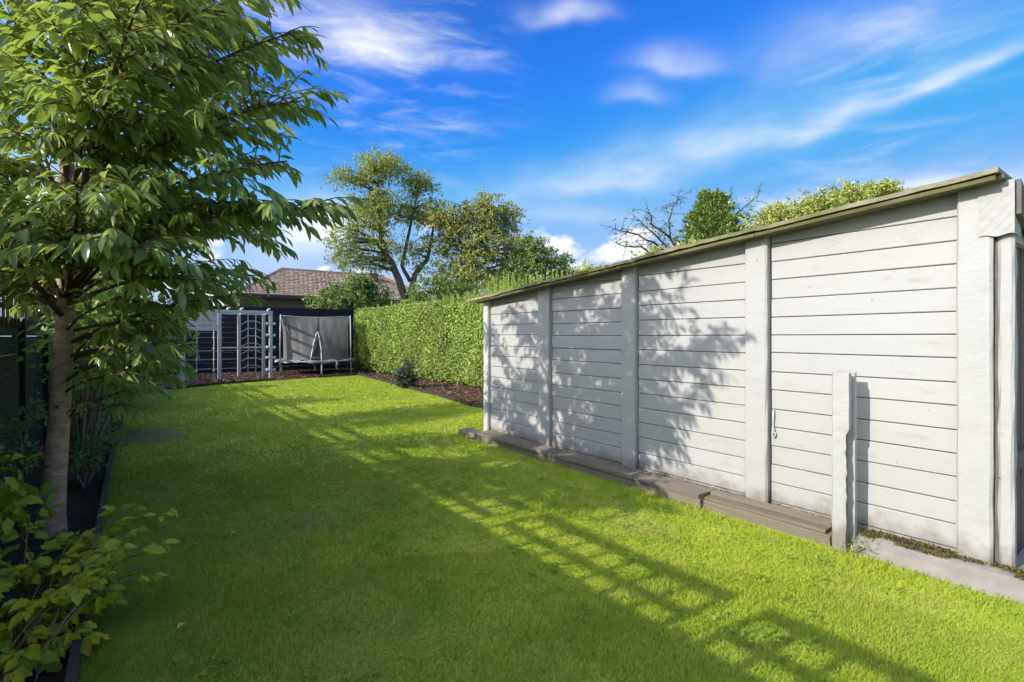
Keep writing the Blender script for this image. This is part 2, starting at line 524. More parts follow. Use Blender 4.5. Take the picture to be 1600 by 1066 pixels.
BARE = gp(238, 680)
M_TURF = mat_grass(False)
M_BLADE = mat_grass(True)
M_LAND = mat_noise('rough_ground', (0.06, 0.085, 0.025), (0.09, 0.10, 0.04), 0.8, rough=1.0)


def mat_net():
    m, nt = new_mat('black_safety_net')
    g = G(nt)
    p = g.n('ShaderNodeBsdfPrincipled')
    p.inputs['Base Color'].default_value = (0.155, 0.15, 0.135, 1)
    p.inputs['Roughness'].default_value = 0.7
    t = g.n('ShaderNodeBsdfTransparent')
    mx = g.n('ShaderNodeMixShader')
    mx.inputs[0].default_value = 0.80
    g.l(t.outputs[0], mx.inputs[1])
    g.l(p.outputs[0], mx.inputs[2])
    g.out(mx.outputs[0])
    return m


M_NET = mat_net()


# ------------------------------------------------------------------ mesh helpers
def tag(o, label=None, cat=None, group=None, kind=None):
    if label:
        o['label'] = label
    if cat:
        o['category'] = cat
    if group:
        o['group'] = group
    if kind:
        o['kind'] = kind
    return o


def empty(name, loc, label, cat, group=None):
    o = bpy.data.objects.new(name, None)
    o.empty_display_size = 0.2
    COL.objects.link(o)
    o.location = loc
    return tag(o, label, cat, group)


def wloc(o):
    v = Vector((0, 0, 0))
    while o is not None:
        v += o.location
        o = o.parent
    return v


def link(name, me, mat, parent=None, loc=(0, 0, 0)):
    o = bpy.data.objects.new(name, me)
    COL.objects.link(o)
    if mat is not None and not me.materials:
        me.materials.append(mat)
    if parent is not None:
        o.parent = parent
    o.location = loc
    return o


class MB:
    def __init__(s):
        s.v, s.f, s.r = [], [], []

    def add(s, vs, fs, r=0.0):
        b = len(s.v)
        s.v += [tuple(v) for v in vs]
        s.f += [tuple(i + b for i in f) for f in fs]
        s.r += [r] * len(vs)

    def box(s, x0, x1, y0, y1, z0, z1, r=0.0):
        s.add([(x0, y0, z0), (x1, y0, z0), (x1, y1, z0), (x0, y1, z0), (x0, y0, z1), (x1, y0, z1), (x1, y1, z1), (x0, y1, z1)],
              [(0, 3, 2, 1), (4, 5, 6, 7), (0, 1, 5, 4), (1, 2, 6, 5), (2, 3, 7, 6), (3, 0, 4, 7)], r)

    def beam(s, a, b, w, h, up=(0, 0, 1), r=0.0, ch=0.0):
        a, b = Vector(a), Vector(b)
        d = (b - a).normalized()
        u = Vector(up)
        if abs(d.dot(u)) > 0.98:
            u = Vector((0, 1, 0))
        sx = d.cross(u).normalized()
        u = sx.cross(d).normalized()
        if ch <= 0:
            prof = [(-w / 2, -h / 2), (w / 2, -h / 2), (w / 2, h / 2), (-w / 2, h / 2)]
        else:
            W2, H2 = w / 2, h / 2
            prof = [(-W2 + ch, -H2), (W2 - ch, -H2), (W2, -H2 + ch), (W2, H2 - ch), (W2 - ch, H2), (-W2 + ch, H2), (-W2, H2 - ch), (-W2, -H2 + ch)]
        n = len(prof)
        vs = [a + sx * p + u * q for p, q in prof] + [b + sx * p + u * q for p, q in prof]
        fs = [(i, (i + 1) % n, n + (i + 1) % n, n + i) for i in range(n)]
        fs += [tuple(range(n - 1, -1, -1)), tuple(range(n, 2 * n))]
        s.add(vs, fs, r)

    def tube(s, pts, rad, n=7, r=0.0, cap=True, closed=False):
        pts = [Vector(p) for p in pts]
        k = len(pts)
        if not hasattr(rad, '__len__'):
            rad = [rad] * k
        vs, fs = [], []
        ref = None
        for i, p in enumerate(pts):
            if closed:
                d = pts[(i + 1) % k] - pts[i - 1]
            else:
                d = pts[min(i + 1, k - 1)] - pts[max(i - 1, 0)]
            d = d.normalized() if d.length > 1e-9 else Vector((0, 0, 1))
            if ref is None:
                ref = Vector((1, 0, 0)) if abs(d.x) < 0.8 else Vector((0, 1, 0))
            x = (ref - d * ref.dot(d)).normalized()
            ref = x
            y = d.cross(x)
            for j in range(n):
                a = 2 * math.pi * j / n
                vs.append(p + (x * math.cos(a) + y * math.sin(a)) * rad[i])
        m = k if closed else k - 1
        for i in range(m):
            i2 = (i + 1) % k
            for j in range(n):
                fs.append((i * n + j, i * n + (j + 1) % n, i2 * n + (j + 1) % n, i2 * n + j))
        if cap and not closed:
            fs.append(tuple(range(n - 1, -1, -1)))
            fs.append(tuple(range((k - 1) * n, k * n)))
        s.add(vs, fs, r)

    def mesh(s, name, off=(0, 0, 0), smooth=False):
        me = bpy.data.meshes.new(name)
        o = Vector(off)
        me.from_pydata([Vector(v) - o for v in s.v], [], s.f)
        at = me.attributes.new('rnd', 'FLOAT', 'POINT')
        at.data.foreach_set('value', np.array(s.r, dtype=np.float32))
        if smooth:
            me.polygons.foreach_set('use_smooth', np.ones(len(me.polygons), dtype=bool))
        me.update()
        return me

    def build(s, name, mat, parent=None, smooth=False, kind=None, label=None, cat=None, group=None):
        base = wloc(parent) if parent is not None else Vector((0, 0, 0))
        # own origin at the piece's foot
        a = np.array([tuple(v) for v in s.v])
        o = Vector(((a[:, 0].min() + a[:, 0].max()) / 2, (a[:, 1].min() + a[:, 1].max()) / 2, a[:, 2].min()))
        ob = link(name, s.mesh(name, o, smooth), mat, parent, o - base)
        return tag(ob, label, cat, group, kind)


def big_mesh(name, V, Fa, R=None, smooth=True):
    """V (n,3), Fa (m,k) same k for all faces"""
    me = bpy.data.meshes.new(name)
    V = np.ascontiguousarray(V, dtype=np.float32)
    Fa = np.ascontiguousarray(Fa, dtype=np.int32)
    me.vertices.add(len(V))
    me.vertices.foreach_set('co', V.ravel())
    k = Fa.shape[1]
    me.loops.add(Fa.size)
    me.loops.foreach_set('vertex_index', Fa.ravel())
    me.polygons.add(len(Fa))
    me.polygons.foreach_set('loop_start', np.arange(0, Fa.size, k, dtype=np.int32))
    me.polygons.foreach_set('loop_total', np.full(len(Fa), k, dtype=np.int32))
    if smooth:
        me.polygons.foreach_set('use_smooth', np.ones(len(Fa), dtype=bool))
    if R is not None:
        at = me.attributes.new('rnd', 'FLOAT', 'POINT')
        at.data.foreach_set('value', np.ascontiguousarray(R, dtype=np.float32))
    me.update()
    me.validate()
    return me


def norm(a):
    return a / np.maximum(np.linalg.norm(a, axis=1, keepdims=True), 1e-9)


# leaf templates: (u along, v across, w out of plane), triangles
def tpl_long():
    V = [(0, 0, 0)]
    prof = [(0.22, 0.72, 0.02), (0.48, 1.0, 0.0), (0.75, 0.66, -0.07)]
    for u, hw, w in prof:
        V += [(u, -hw / 2, w + 0.03), (u, 0, w - 0.015), (u, hw / 2, w + 0.03)]
    V.append((1.0, 0, -0.16))
    T = [(0, 2, 1), (0, 3, 2)]
    for k in (0, 1):
        a, b = 1 + 3 * k, 4 + 3 * k
        T += [(a, a + 1, b + 1), (a, b + 1, b), (a + 1, a + 2, b + 2), (a + 1, b + 2, b + 1)]
    T += [(7, 8, 10), (8, 9, 10)]
    return np.array(V, float), np.array(T, int)


def tpl_diamond():
    return np.array([(0, 0, 0), (0.45, -0.5, 0.06), (1, 0, -0.05), (0.45, 0.5, 0.06)], float), np.array([(0, 2, 1), (0, 3, 2)], int)


def tpl_serrate():
    V = [(0, 0, 0)]
    prof = [(0.10, 0.62, 0.0), (0.26, 0.98, 0.03), (0.45, 0.96, 0.02), (0.65, 0.74, -0.02), (0.84, 0.40, -0.07)]
    for i, (u, hw, w) in enumerate(prof):
        wv = 0.035 * (-1) ** i
        V += [(u + 0.06, -hw / 2, w + 0.09 + wv), (u, 0, w - 0.03), (u + 0.06, hw / 2, w + 0.09 - wv)]
    V.append((1.0, 0, -0.14))
    T = [(0, 2, 1), (0, 3, 2)]
    for k in range(4):
        a, b = 1 + 3 * k, 4 + 3 * k
        T += [(a, a + 1, b + 1), (a, b + 1, b), (a + 1, a + 2, b + 2), (a + 1, b + 2, b + 1)]
    T += [(13, 14, 16), (14, 15, 16)]
    return np.array(V, float), np.array(T, int)


T_LONG, T_DIA, T_SER = tpl_long(), tpl_diamond(), tpl_serrate()


def leaf_mesh(name, P, D, Nn, Ln, Wd, tpl, off=(0, 0, 0), R=None):
    V, T = tpl
    D = norm(D)
    B = norm(np.cross(Nn, D))
    Nn = np.cross(D, B)
    Ln = np.broadcast_to(Ln, (len(P),))[:, None, None]
    Wd = np.broadcast_to(Wd, (len(P),))[:, None, None]
    X = P[:, None, :] - np.array(off)[None, None, :] + Ln * V[None, :, 0, None] * D[:, None, :] + Wd * V[None, :, 1, None] * B[:, None, :] + Ln * V[None, :, 2, None] * Nn[:, None, :]
    nv = len(V)
    Fa = (T[None, :, :] + (np.arange(len(P)) * nv)[:, None, None]).reshape(-1, 3)
    if R is None:
        R = rng.random(len(P))
    return big_mesh(name, X.reshape(-1, 3), Fa, np.repeat(R, nv))


def sheet(name, poly, z, mat, kind='structure', sub=0):
    me = bpy.data.meshes.new(name)
    me.from_pydata([(p[0], p[1], z) for p in poly], [], [tuple(range(len(poly)))])
    o = link(name, me, mat)
    o['kind'] = kind
    return o


def bez(p0, p1, p2, n=8):
    return [p0 * (1 - t) ** 2 + p1 * 2 * t * (1 - t) + p2 * t * t for t in [i / (n - 1) for i in range(n)]]


# ------------------------------------------------------------------ layout numbers
W = 3.96                                       # garage side wall plane
LF = -0.90                                     # left fence plane
BY = 21.6                                      # back fence plane
HEDGE_X = 7.05

# ------------------------------------------------------------------ ground
sheet('ground', [(-400, -400), (400, -400), (400, 400), (-400, 400)], -0.03, M_LAND)
lawn_edge_back = [gp(255, 611), gp(300, 606), gp(370, 599), gp(430, 595), gp(500, 590), gp(560, 587)]
bed_edge = [gp(560, 587), gp(590, 594), gp(640, 608), gp(690, 621), gp(735, 635)]
lawn_poly = [(-0.2, -6), (12, -6), (12, 24), (-0.2, 24)]
sheet('lawn', lawn_poly, 0.0, M_TURF)
sheet('border_soil', [(LF, -6), (-0.19, -6), (-0.19, 8.0), (-0.12, 12), (0.1, 16), (0.5, 17.6), (LF, 19)], 0.012, M_SOIL)
bk = [Vector((-0.9, 16.4, 0)), Vector((0.2, 16.3, 0))] + lawn_edge_back
back_poly = [(p.x, p.y) for p in bk] + [(9.5, 19.0), (9.5, BY + 0.3), (-0.9, BY + 0.3)]
sheet('bark_bed_by_fence', back_poly, 0.016, M_BARK)
hb = list(bed_edge) + [Vector((5.35, 7.6, 0)), Vector((5.3, 6.9, 0))]
hedge_poly = [(p.x, p.y) for p in hb] + [(9.0, 6.9), (9.0, 19.0)]
sheet('bark_bed_by_hedge', hedge_poly, 0.020, M_BARK)


def in_poly(x, y, poly):
    ins = np.zeros(len(x), bool)
    n = len(poly)
    for i in range(n):
        x0, y0 = poly[i][:2]
        x1, y1 = poly[(i + 1) % n][:2]
        c = ((y0 > y) != (y1 > y)) & (x < (x1 - x0) * (y - y0) / (y1 - y0 + 1e-12) + x0)
        ins ^= c
    return ins


def in_view(x, y, m=0.12):
    Z = x * ST + y * CT
    X = x * CT - y * ST
    return (Z > 0.6) & (np.abs(X) < Z * (1 + m) + 0.15)


def vnoise(x, y, s, seed=0):
    g = np.random.default_rng(seed).random((64, 64))
    x, y = x * s, y * s
    i, j = np.floor(x).astype(int), np.floor(y).astype(int)
    fx, fy = x - i, y - j
    fx, fy = fx * fx * (3 - 2 * fx), fy * fy * (3 - 2 * fy)
    G0 = lambda a, b: g[a % 64, b % 64]
    return (G0(i, j) * (1 - fx) + G0(i + 1, j) * fx) * (1 - fy) + (G0(i, j + 1) * (1 - fx) + G0(i + 1, j + 1) * fx) * fy


def grass():
    Vs, Fs, Rs = [], [], []
    base = 0
    for (d0, d1, dens, hh, ww, seg) in ((0.5, 3.3, 20000, 0.020, 0.0036, 2), (3.3, 6.0, 7500, 0.022, 0.0064, 1), (6.0, 10.0, 2800, 0.026, 0.011, 1), (10.0, 21.0, 1100, 0.028, 0.019, 1)):
        n = int(dens * 12.2 * (min(d1, 21) + 1.0))
        n = min(n, 4000000)
        x = rng.uniform(-0.2, 7.4, n)
        y = rng.uniform(-1.2, min(d1 + 0.5, 20), n)
        area = 7.6 * (min(d1 + 0.5, 20) + 1.2)
        keep = rng.random(n) < dens * area / n
        d = np.hypot(x, y)
        keep &= (d >= d0) & (d < d1) & in_view(x, y)
        keep &= ~in_poly(x, y, back_poly) & ~in_poly(x, y, hedge_poly) & (x > -0.19)
        keep &= ~((x > 3.93) & (y > 0.4) & (y < 6.3)) & ~((x > 3.68) & (y > 1.4) & (y < 6.1)) & ~((x > 3.76) & (y < 1.45))
        e = ((x - BARE.x) / 0.42) ** 2 + ((y - BARE.y) / 0.75) ** 2
        keep &= ~((e < 1.0) & (rng.random(n) < 0.8))
        x, y = x[keep], y[keep]
        n = len(x)
        cl = vnoise(x, y, 2.3, 3)
        h = hh * (0.55 + 0.75 * cl) * rng.uniform(0.6, 1.35, n)
        edge = (x > 3.45) & (y < 6.4) | (x < -0.05)
        h = np.where(edge, h * rng.uniform(1.0, 1.9, n), h)
        az = rng.uniform(0, 2 * np.pi, n)
        lean = rng.uniform(0.1, 1.0, n)
        la = rng.uniform(0, 2 * np.pi, n)
        wx, wy = np.cos(az) * ww / 2, np.sin(az) * ww / 2
        lx, ly = np.cos(la) * h * lean, np.sin(la) * h * lean
        z0 = np.zeros(n)
        if seg == 2:
            V = np.stack([np.stack([x - wx, y - wy, z0], 1), np.stack([x + wx, y + wy, z0], 1),
                          np.stack([x - wx * .8 + lx * .35, y - wy * .8 + ly * .35, h * .6], 1), np.stack([x + wx * .8 + lx * .35, y + wy * .8 + ly * .35, h * .6], 1),
                          np.stack([x + lx, y + ly, h], 1)], 1)
            T = np.array([(0, 1, 3), (0, 3, 2), (2, 3, 4)])
        else:
            V = np.stack([np.stack([x - wx, y - wy, z0], 1), np.stack([x + wx, y + wy, z0], 1), np.stack([x + lx, y + ly, h], 1)], 1)
            T = np.array([(0, 1, 2)])
        k = V.shape[1]
        Vs.append(V.reshape(-1, 3))
        Fs.append((T[None] + (np.arange(n) * k)[:, None, None]).reshape(-1, 3) + base)
        Rs.append(np.repeat(rng.random(n), k))
        base += n * k
    me = big_mesh('grass', np.concatenate(Vs), np.concatenate(Fs), np.concatenate(Rs), smooth=False)
    o = link('grass', me, M_BLADE)
    tag(o, 'short green mown grass covering the whole lawn', 'grass', kind='stuff')


grass()


def chips(name, poly, n, label, xr, yr, z):
    x, y = rng.uniform(*xr, n), rng.uniform(*yr, n)
    k = in_poly(x, y, poly)
    x, y = x[k], y[k]
    n = len(x)
    P = np.stack([x, y, np.full(n, z) + rng.uniform(0.0, 0.02, n)], 1)
    D = np.stack([rng.normal(size=n), rng.normal(size=n), rng.normal(0, .25, n)], 1)
    Nn = np.stack([rng.normal(0, .4, n), rng.normal(0, .4, n), np.ones(n)], 1)
    me = leaf_mesh(name, P, D, Nn, rng.uniform(0.05, 0.12, n), rng.uniform(0.02, 0.045, n), T_DIA)
    tag(link(name, me, M_CHIP), label, 'bark chips', kind='stuff')


chips('bark_chips', back_poly, 9000, 'brown bark chips under the climbing frame and trampoline', (-0.9, 9), (15.5, 21.5), 0.022)
chips('bark_chips', hedge_poly, 9000, 'brown bark chips and dry leaves along the foot of the hedge', (5.2, 9), (6.9, 19.5), 0.026)


def weeds():
    # clover and plantain rosettes in the turf
    P, D, Nn, L_, W_ = [], [], [], [], []
    for k in range(620):
        x, y = random.uniform(0.1, 3.4), random.uniform(0.9, 7.5)
        if vnoise(np.array([x]), np.array([y]), 0.9, 21)[0] < 0.44:
            continue
        for j in range(random.randint(5, 11)):
            a = random.uniform(0, 6.28)
            r = random.uniform(0, 0.06)
            P.append((x + math.cos(a) * r, y + math.sin(a) * r, random.uniform(0.015, 0.035)))
            D.append((math.cos(a), math.sin(a), 0.25))
            Nn.append((random.gauss(0, .3), random.gauss(0, .3), 1))
            L_.append(random.uniform(0.02, 0.038))
            W_.append(random.uniform(0.014, 0.024))
    me = leaf_mesh('lawn_weeds', np.array(P), np.array(D), np.array(Nn), np.array(L_), np.array(W_), T_DIA)
    tag(link('lawn_weeds', me, M_WEED), 'small clover and daisy leaves scattered through the lawn', 'weeds', kind='stuff')


weeds()


# ------------------------------------------------------------------ edgings
def log_edging(pts, label, w=0.055, h=0.085):
    base = pts[0]
    mb = MB()
    for a, b in zip(pts, pts[1:]):
        d = b - a
        n = max(1, int(d.length / w))
        for i in range(n):
            p = a + d * ((i + .5) / n)
            hh = h * random.uniform(0.8, 1.15)
            mb.tube([(p.x, p.y, 0.0), (p.x, p.y, hh * .9), (p.x + random.uniform(-.005, .005), p.y, hh)], [w * .48, w * .48, w * .30], 6, random.random())
    o = mb.build('log_edging', M_LOG, None)
    tag(o, label, 'edging', kind=None)


log_edging(lawn_edge_back[:4], 'dark log roll edging in front of the climbing frame bed')
log_edging([gp(497, 591), gp(530, 589), gp(557, 587)], 'short dark log roll edging in front of the trampoline')
log_edging(bed_edge, 'dark log roll edging curving along the hedge bed')
mb = MB()
pl = [(-0.19, -1.5), (-0.19, 3.2), (-0.185, 5.6), (-0.17, 8.0), (-0.11, 12.0), (0.12, 16.0)]
ep = empty('bed_edging', (-0.19, 3.0, 0), 'low dark timber plank edging between the left border and lawn', 'edging')
for a, b in zip(pl, pl[1:]):
    m_ = MB()
    m_.beam((a[0], a[1] + .004, 0.03), (b[0], b[1] - .004, 0.03), 0.03, 0.10, r=random.random())
    m_.build('plank', M_PLANKEDGE, ep)

# ------------------------------------------------------------------ concrete garage
ROWS = 0.1419
Z0 = 0.125


def eave_z(y):                                 # underside of the roof edge along the wall
    return 2.255 - 0.075 * (y - 0.85)


GF = 0.62                                      # front plane
GB = 5.93                                      # far end
gar = empty('concrete_garage', (W + 1.2, (GF + GB) / 2, 0), 'white painted concrete panel garage with mossy sloping roof edge', 'garage')
bays = [(0.866, 1.972), (2.165, 3.260), (3.445, 4.533), (4.745, 5.812)]
posts = [(0.697, 0.862), (1.978, 2.162), (3.265, 3.442), (4.538, 4.742)]


def plank(y0, y1, z0a, z0b, z1a, z1b, x, r):
    """front chamfered concrete plank; a = at y0, b = at y1"""
    c = 0.0045
    d = 0.045
    vs = []
    for y, za, zb in ((y0, z0a, z1a), (y1, z0b, z1b)):
        vs += [(x + d, y, za), (x + c, y, za), (x, y, za + c), (x, y, zb - c), (x + c, y, zb), (x + d, y, zb)]
    fs = [(i, i + 1, 7 + i, 6 + i) for i in range(5)] + [(5, 0, 6, 11), (5, 4, 3, 2, 1, 0), (6, 7, 8, 9, 10, 11)]
    m_ = MB()
    m_.add(vs, fs, r)
    return m_


for (y0, y1) in bays:
    off = random.uniform(-0.008, 0.008)
    k = -1
    za = zb = -0.02
    while True:
        jt = random.uniform(-0.005, 0.005)
        na = Z0 + ROWS * (k + 1) + off + jt
        nb = na + random.uniform(-0.004, 0.004)
        ta, tb = eave_z(y0) + 0.05, eave_z(y1) + 0.05
        last = na > tb - 0.03
        if last:
            na, nb = ta, tb
        elif na > ta:
            na = ta
        m_ = plank(y0 + 0.0015, y1 - 0.0015, za + 0.0025, zb + 0.0025, min(na, ta) - 0.0025, min(nb, tb) - 0.0025, W + random.uniform(-0.004, 0.003), random.random())
        m_.build('plank', M_WHITE, gar)
        if last:
            break
        za, zb = na, nb
        k += 1
        if k > 25:
            break
# solid backing that closes the joints, far end wall, far side wall
m_ = MB()
m_.box(W + 0.052, W + 0.10, GF + 0.06, GB - 0.02, -0.02, 1.88)
m_.build('backing', M_BACK, gar)


def wobble_post(y0, y1, x0, x1, z1, name, mat, segs=14, amp=0.003, zb=-0.03):
    c = 0.012
    m_ = MB()
    prof = [(x1, y0), (x0 + c, y0), (x0, y0 + c), (x0, y1 - c), (x0 + c, y1), (x1, y1)]
    vs, fs = [], []
    n = len(prof)
    for s in range(segs + 1):
        z = zb + (z1 - zb) * s / segs
        for (px, py) in prof:
            vs.append((px + (random.uniform(-amp, amp) if px < x1 else 0), py + random.uniform(-amp, amp), z))
    for s in range(segs):
        for i in range(n):
            fs.append((s * n + i, s * n + (i + 1) % n, (s + 1) * n + (i + 1) % n, (s + 1) * n + i))
    fs = [tuple(reversed(f)) for f in fs]
    fs.append(tuple(range(n)))
    fs.append(tuple(range(segs * n + n - 1, segs * n - 1, -1)))
    m_.add(vs, fs, random.random())
    return m_.build(name, mat, gar)


for i, (y0, y1) in enumerate(posts):
    wobble_post(y0 + .006, y1, W - 0.052, W + 0.048, eave_z(y1) + 0.02, 'post', M_POSTW)
e = wobble_post(5.82, 5.93, W - 0.05, W + 0.05, eave_z(5.93) + 0.0, 'post', M_ENDPOST)
e['label'] = 'plain grey end post'
# door jamb strip beyond the dark gap at the front corner
wobble_post(GF - 0.002, 0.684, W - 0.024, W + 0.05, eave_z(GF) - 0.19, 'door_jamb', M_POSTW, amp=0.004)
m_ = MB()
m_.box(W - 0.008, W + 0.02, 0.682, 0.699, 0, 2.05)
m_.build('joint_strip', M_BACK, gar)
# far end wall, right wall, front with door
for (a, b, nm) in (((W + 0.03, GB - 0.055), (W + 2.45, GB - 0.055), 'end_wall'), ((W + 2.45, GF + 0.05), (W + 2.45, GB - 0.05), 'side_wall')):
    for k in range(12):
        m_ = MB()
        m_.beam((a[0], a[1], k * 0.16 + 0.08), (b[0], b[1], k * 0.16 + 0.08), 0.045, 0.156, r=random.random(), ch=0.004)
        m_.build('plank', M_WHITE, gar)
xx = W + 0.055
while xx < W + 2.4:
    wd = 0.115
    m_ = MB()
    m_.box(xx, xx + wd - 0.006, GF + 0.035 + random.uniform(-.004, .004), GF + 0.065, 0.06 + random.uniform(0, .03), 1.93, random.random())
    m_.build('door_plank', M_DOOR, gar)
    xx += wd
m_ = MB()
m_.box(W + 0.05, W + 2.42, GF + 0.012, GF + 0.034, 0.62, 0.72, .3)
m_.build('door_rail', M_DOOR, gar)
# lintel over the door
m_ = MB()
m_.box(W + 0.055, W + 2.42, GF + 0.005, GF + 0.06, 1.935, 2.16, .6)
m_.build('lintel', M_WHITE, gar)
# white flashing wrapped round the top of the corner
m_ = MB()
nu, nv = 16, 16
vs, fs = [], []
for j in range(nv + 1):
    for i in range(nu + 1):
        u, v = i / nu, j / nv
        y = 0.76 - u * 0.15
        z = 1.965 + v * 0.30 + (0.006 * math.sin(u * 9) if j == 0 else 0)
        if i == 0:
            y += 0.004 * math.sin(v * 9)
        x = W - 0.057 - 0.0022 * abs(math.sin(4 * u + 9 * v)) - 0.0016 * abs(math.sin(15 * v - 9 * u)) - 0.001 * random.random()
        vs.append((x, y, z))
base = len(vs)
for j in range(nv + 1):
    vs.append((W + 0.10, GF - 0.012, 1.965 + j / nv * 0.30))
for j in range(nv):
    for i in range(nu):
        a = j * (nu + 1) + i
        fs.append((a, a + 1, a + nu + 2, a + nu + 1))
    a = j * (nu + 1) + nu
    fs.append((a, base + j, base + j + 1, a + nu + 1))
m_.add(vs, fs)
fo = m_.build('flashing', M_FLASH, gar)
sol = fo.modifiers.new('thick', 'SOLIDIFY')
sol.thickness = 0.004
# curved dark barge board at the front
m_ = MB()
vs, fs = [], []
for i in range(13):
    t = i / 12
    x = W - 0.045 + t * 0.85
    top = 2.262 - 0.20 * math.sin(t * math.pi * 0.5) ** 0.9
    bot = top - 0.19 + 0.05 * t
    for (yy, zz) in ((GF - 0.035, top), (GF - 0.015, top), (GF - 0.015, bot), (GF - 0.035, bot)):
        vs.append((x, yy, zz))
for i in range(12):
    for j in range(4):
        fs.append((i * 4 + j, i * 4 + (j + 1) % 4, i * 4 + 4 + (j + 1) % 4, i * 4 + 4 + j))
fs += [(3, 2, 1, 0), (48, 49, 50, 51)]
m_.add(vs, fs)
m_.build('barge_board', M_GUTTER, gar)
# roof: overlapping sheets falling towards the far end, mossy trim under their edge
OV = 0.17
ys = [GF + 0.035, 1.95, 3.15, 4.35, 5.35, 6.08]
roof = None
for i, (a, b) in enumerate(zip(ys, ys[1:])):
    dz = 0.006 * (i % 2)
    th = 0.026
    m_ = MB()
    vs = []
    nn = 12
    for s in range(nn + 1):
        y = a + (b + 0.05 - a) * s / nn
        zt = eave_z(y) + 0.042 + dz + 0.006 * (1 - i * .2) + random.uniform(-.0025, .0025)
        x = W - OV - 0.012 + random.uniform(-.007, .005)
        vs += [(x, y, zt), (W + 2.6, y, zt + 0.02), (W + 2.6, y, zt + 0.02 - th), (x + .004, y, zt - th)]
    fs = []
    for s in range(nn):
        for j in range(4):
            fs.append((s * 4 + j, s * 4 + 4 + j, s * 4 + 4 + (j + 1) % 4, s * 4 + (j + 1) % 4))
    fs += [(0, 1, 2, 3), (nn * 4 + 3, nn * 4 + 2, nn * 4 + 1, nn * 4)]
    m_.add(vs, fs, random.random())
    rs = m_.build('roof_sheet', M_ROOF, gar)
    if i == 0:
        roof = rs
for (a, b) in ((GF + .05, 2.02), (2.025, 3.4), (3.405, 4.8), (4.805, 6.05)):
    m_ = MB()
    m_.beam((W - OV + 0.022, a, eave_z(a) + 0.001), (W - OV + 0.022, b, eave_z(b) + 0.001), 0.03, 0.028, r=random.random(), ch=0.004)
    m_.build('roof_trim', M_ROOFTRIM, gar)
m_ = MB()
vs = [(W - OV + .04, GF + .02, eave_z(GF) - .006), (W + .03, GF + .02, eave_z(GF) - .006), (W + .03, 6.04, eave_z(6.04) - .006), (W - OV + .04, 6.04, eave_z(6.04) - .006)]
vs += [(v[0], v[1], v[2] + .02) for v in vs]
m_.add(vs, [(0, 3, 2, 1), (4, 5, 6, 7), (0, 1, 5, 4), (1, 2, 6, 5), (2, 3, 7, 6), (3, 0, 4, 7)])
m_.build('soffit', M_GUTTER, gar)
# old cable and eye bolt beside the second post
m_ = MB()
p = atX(1209, 650, W - 0.012)
m_.tube([(W - .006, p.y + .002, p.z + .05), (W - .018, p.y, p.z), (W - .012, p.y + .006, p.z - .06), (W - .02, p.y - .002, p.z - .11), (W - .01, p.y + .002, p.z - .15)], [.006, .008, .006, .011, .006], 6)
m_.tube([(W - .02, p.y - .004 + .014 * math.cos(a), p.z - .14 + .02 * math.sin(a)) for a in np.linspace(0, 6.28, 9)[:-1]], .006, 6, closed=True)
m_.build('eye_bolt', M_METAL, gar, smooth=True)

# ------------------------------------------------------------------ timber along the foot of the garage
def rough_board(name, y0, y1, x0, x1, z0, z1, mat, label, grooves=0, seg=10, cat='timber', amp=0.003, bend=0.0, group=None, end=None):
    prof = [(x0, z0)]
    if grooves:
        prof.append((x0, z1 - .004))
        w = (x1 - x0) / grooves
        for i in range(grooves):
            a = x0 + i * w
            prof += [(a + w * .06 + .001, z1), (a + w * .50, z1), (a + w * .58, z1 - .010), (a + w * .94, z1 - .010)]
        prof.append((x1, z1 - .004))
    else:
        c = .008
        prof += [(x0, z1 - c), (x0 + c, z1), ((x0 + x1) / 2, z1 + .002), (x1 - c, z1), (x1, z1 - c)]
    prof.append((x1, z0))
    n = len(prof)
    vs, fs = [], []
    for s in range(seg + 1):
        t = s / seg
        y = y0 + (y1 - y0) * t
        bx = bend * math.sin(t * math.pi) + random.uniform(-amp, amp)
        bz = random.uniform(-amp, amp) * .6
        for i, (x, z) in enumerate(prof):
            vs.append((x + bx, y + (random.uniform(-amp, amp) if s in (0, seg) else 0), z + (bz if z > z0 else 0)))
    for s in range(seg):
        for i in range(n):
            fs.append((s * n + i, (s + 1) * n + i, (s + 1) * n + (i + 1) % n, s * n + (i + 1) % n))
    fs += [tuple(range(n)), tuple(range(seg * n + n - 1, seg * n - 1, -1))]
    m_ = MB()
    m_.add(vs, fs, random.random())
    return m_.build(name, mat, None, label=label, cat=cat, group=group)


rough_board('decking_board', 2.42, 5.78, 3.672, 3.915, 0.085, 0.118, M_DECK, 'long grooved grey decking board laid against the dappled garage wall', grooves=9, seg=14)
rough_board('timber_sleeper', 2.418, 5.95, 3.690, 3.85, -0.02, 0.0835, M_SLEEP, 'old timber sleeper lying under the long grooved decking board', seg=12, amp=.005)
rough_board('timber_sleeper', 5.965, 6.24, 3.70, 3.93, -0.02, 0.085, M_SLEEP, 'stub end of timber sleeper at the far corner of the garage', seg=4, amp=.006)
rough_board('timber_sleeper', 1.47, 2.41, 3.725, 3.86, -0.02, 0.070, M_SLEEP, 'plain weathered sleeper beside the freestanding concrete post', seg=8, amp=.005)
rough_board('timber_sleeper', 1.50, 2.408, 3.735, 3.925, 0.0735, 0.094, M_SLEEP, 'thin split plank lying on the sleeper beside the concrete post', seg=8, amp=.004)
rough_board('decking_board', 1.50, 2.405, 3.825, 3.918, 0.0975, 0.123, M_DECK, 'narrow grooved decking strip against the wall near the concrete post', grooves=4, seg=8)

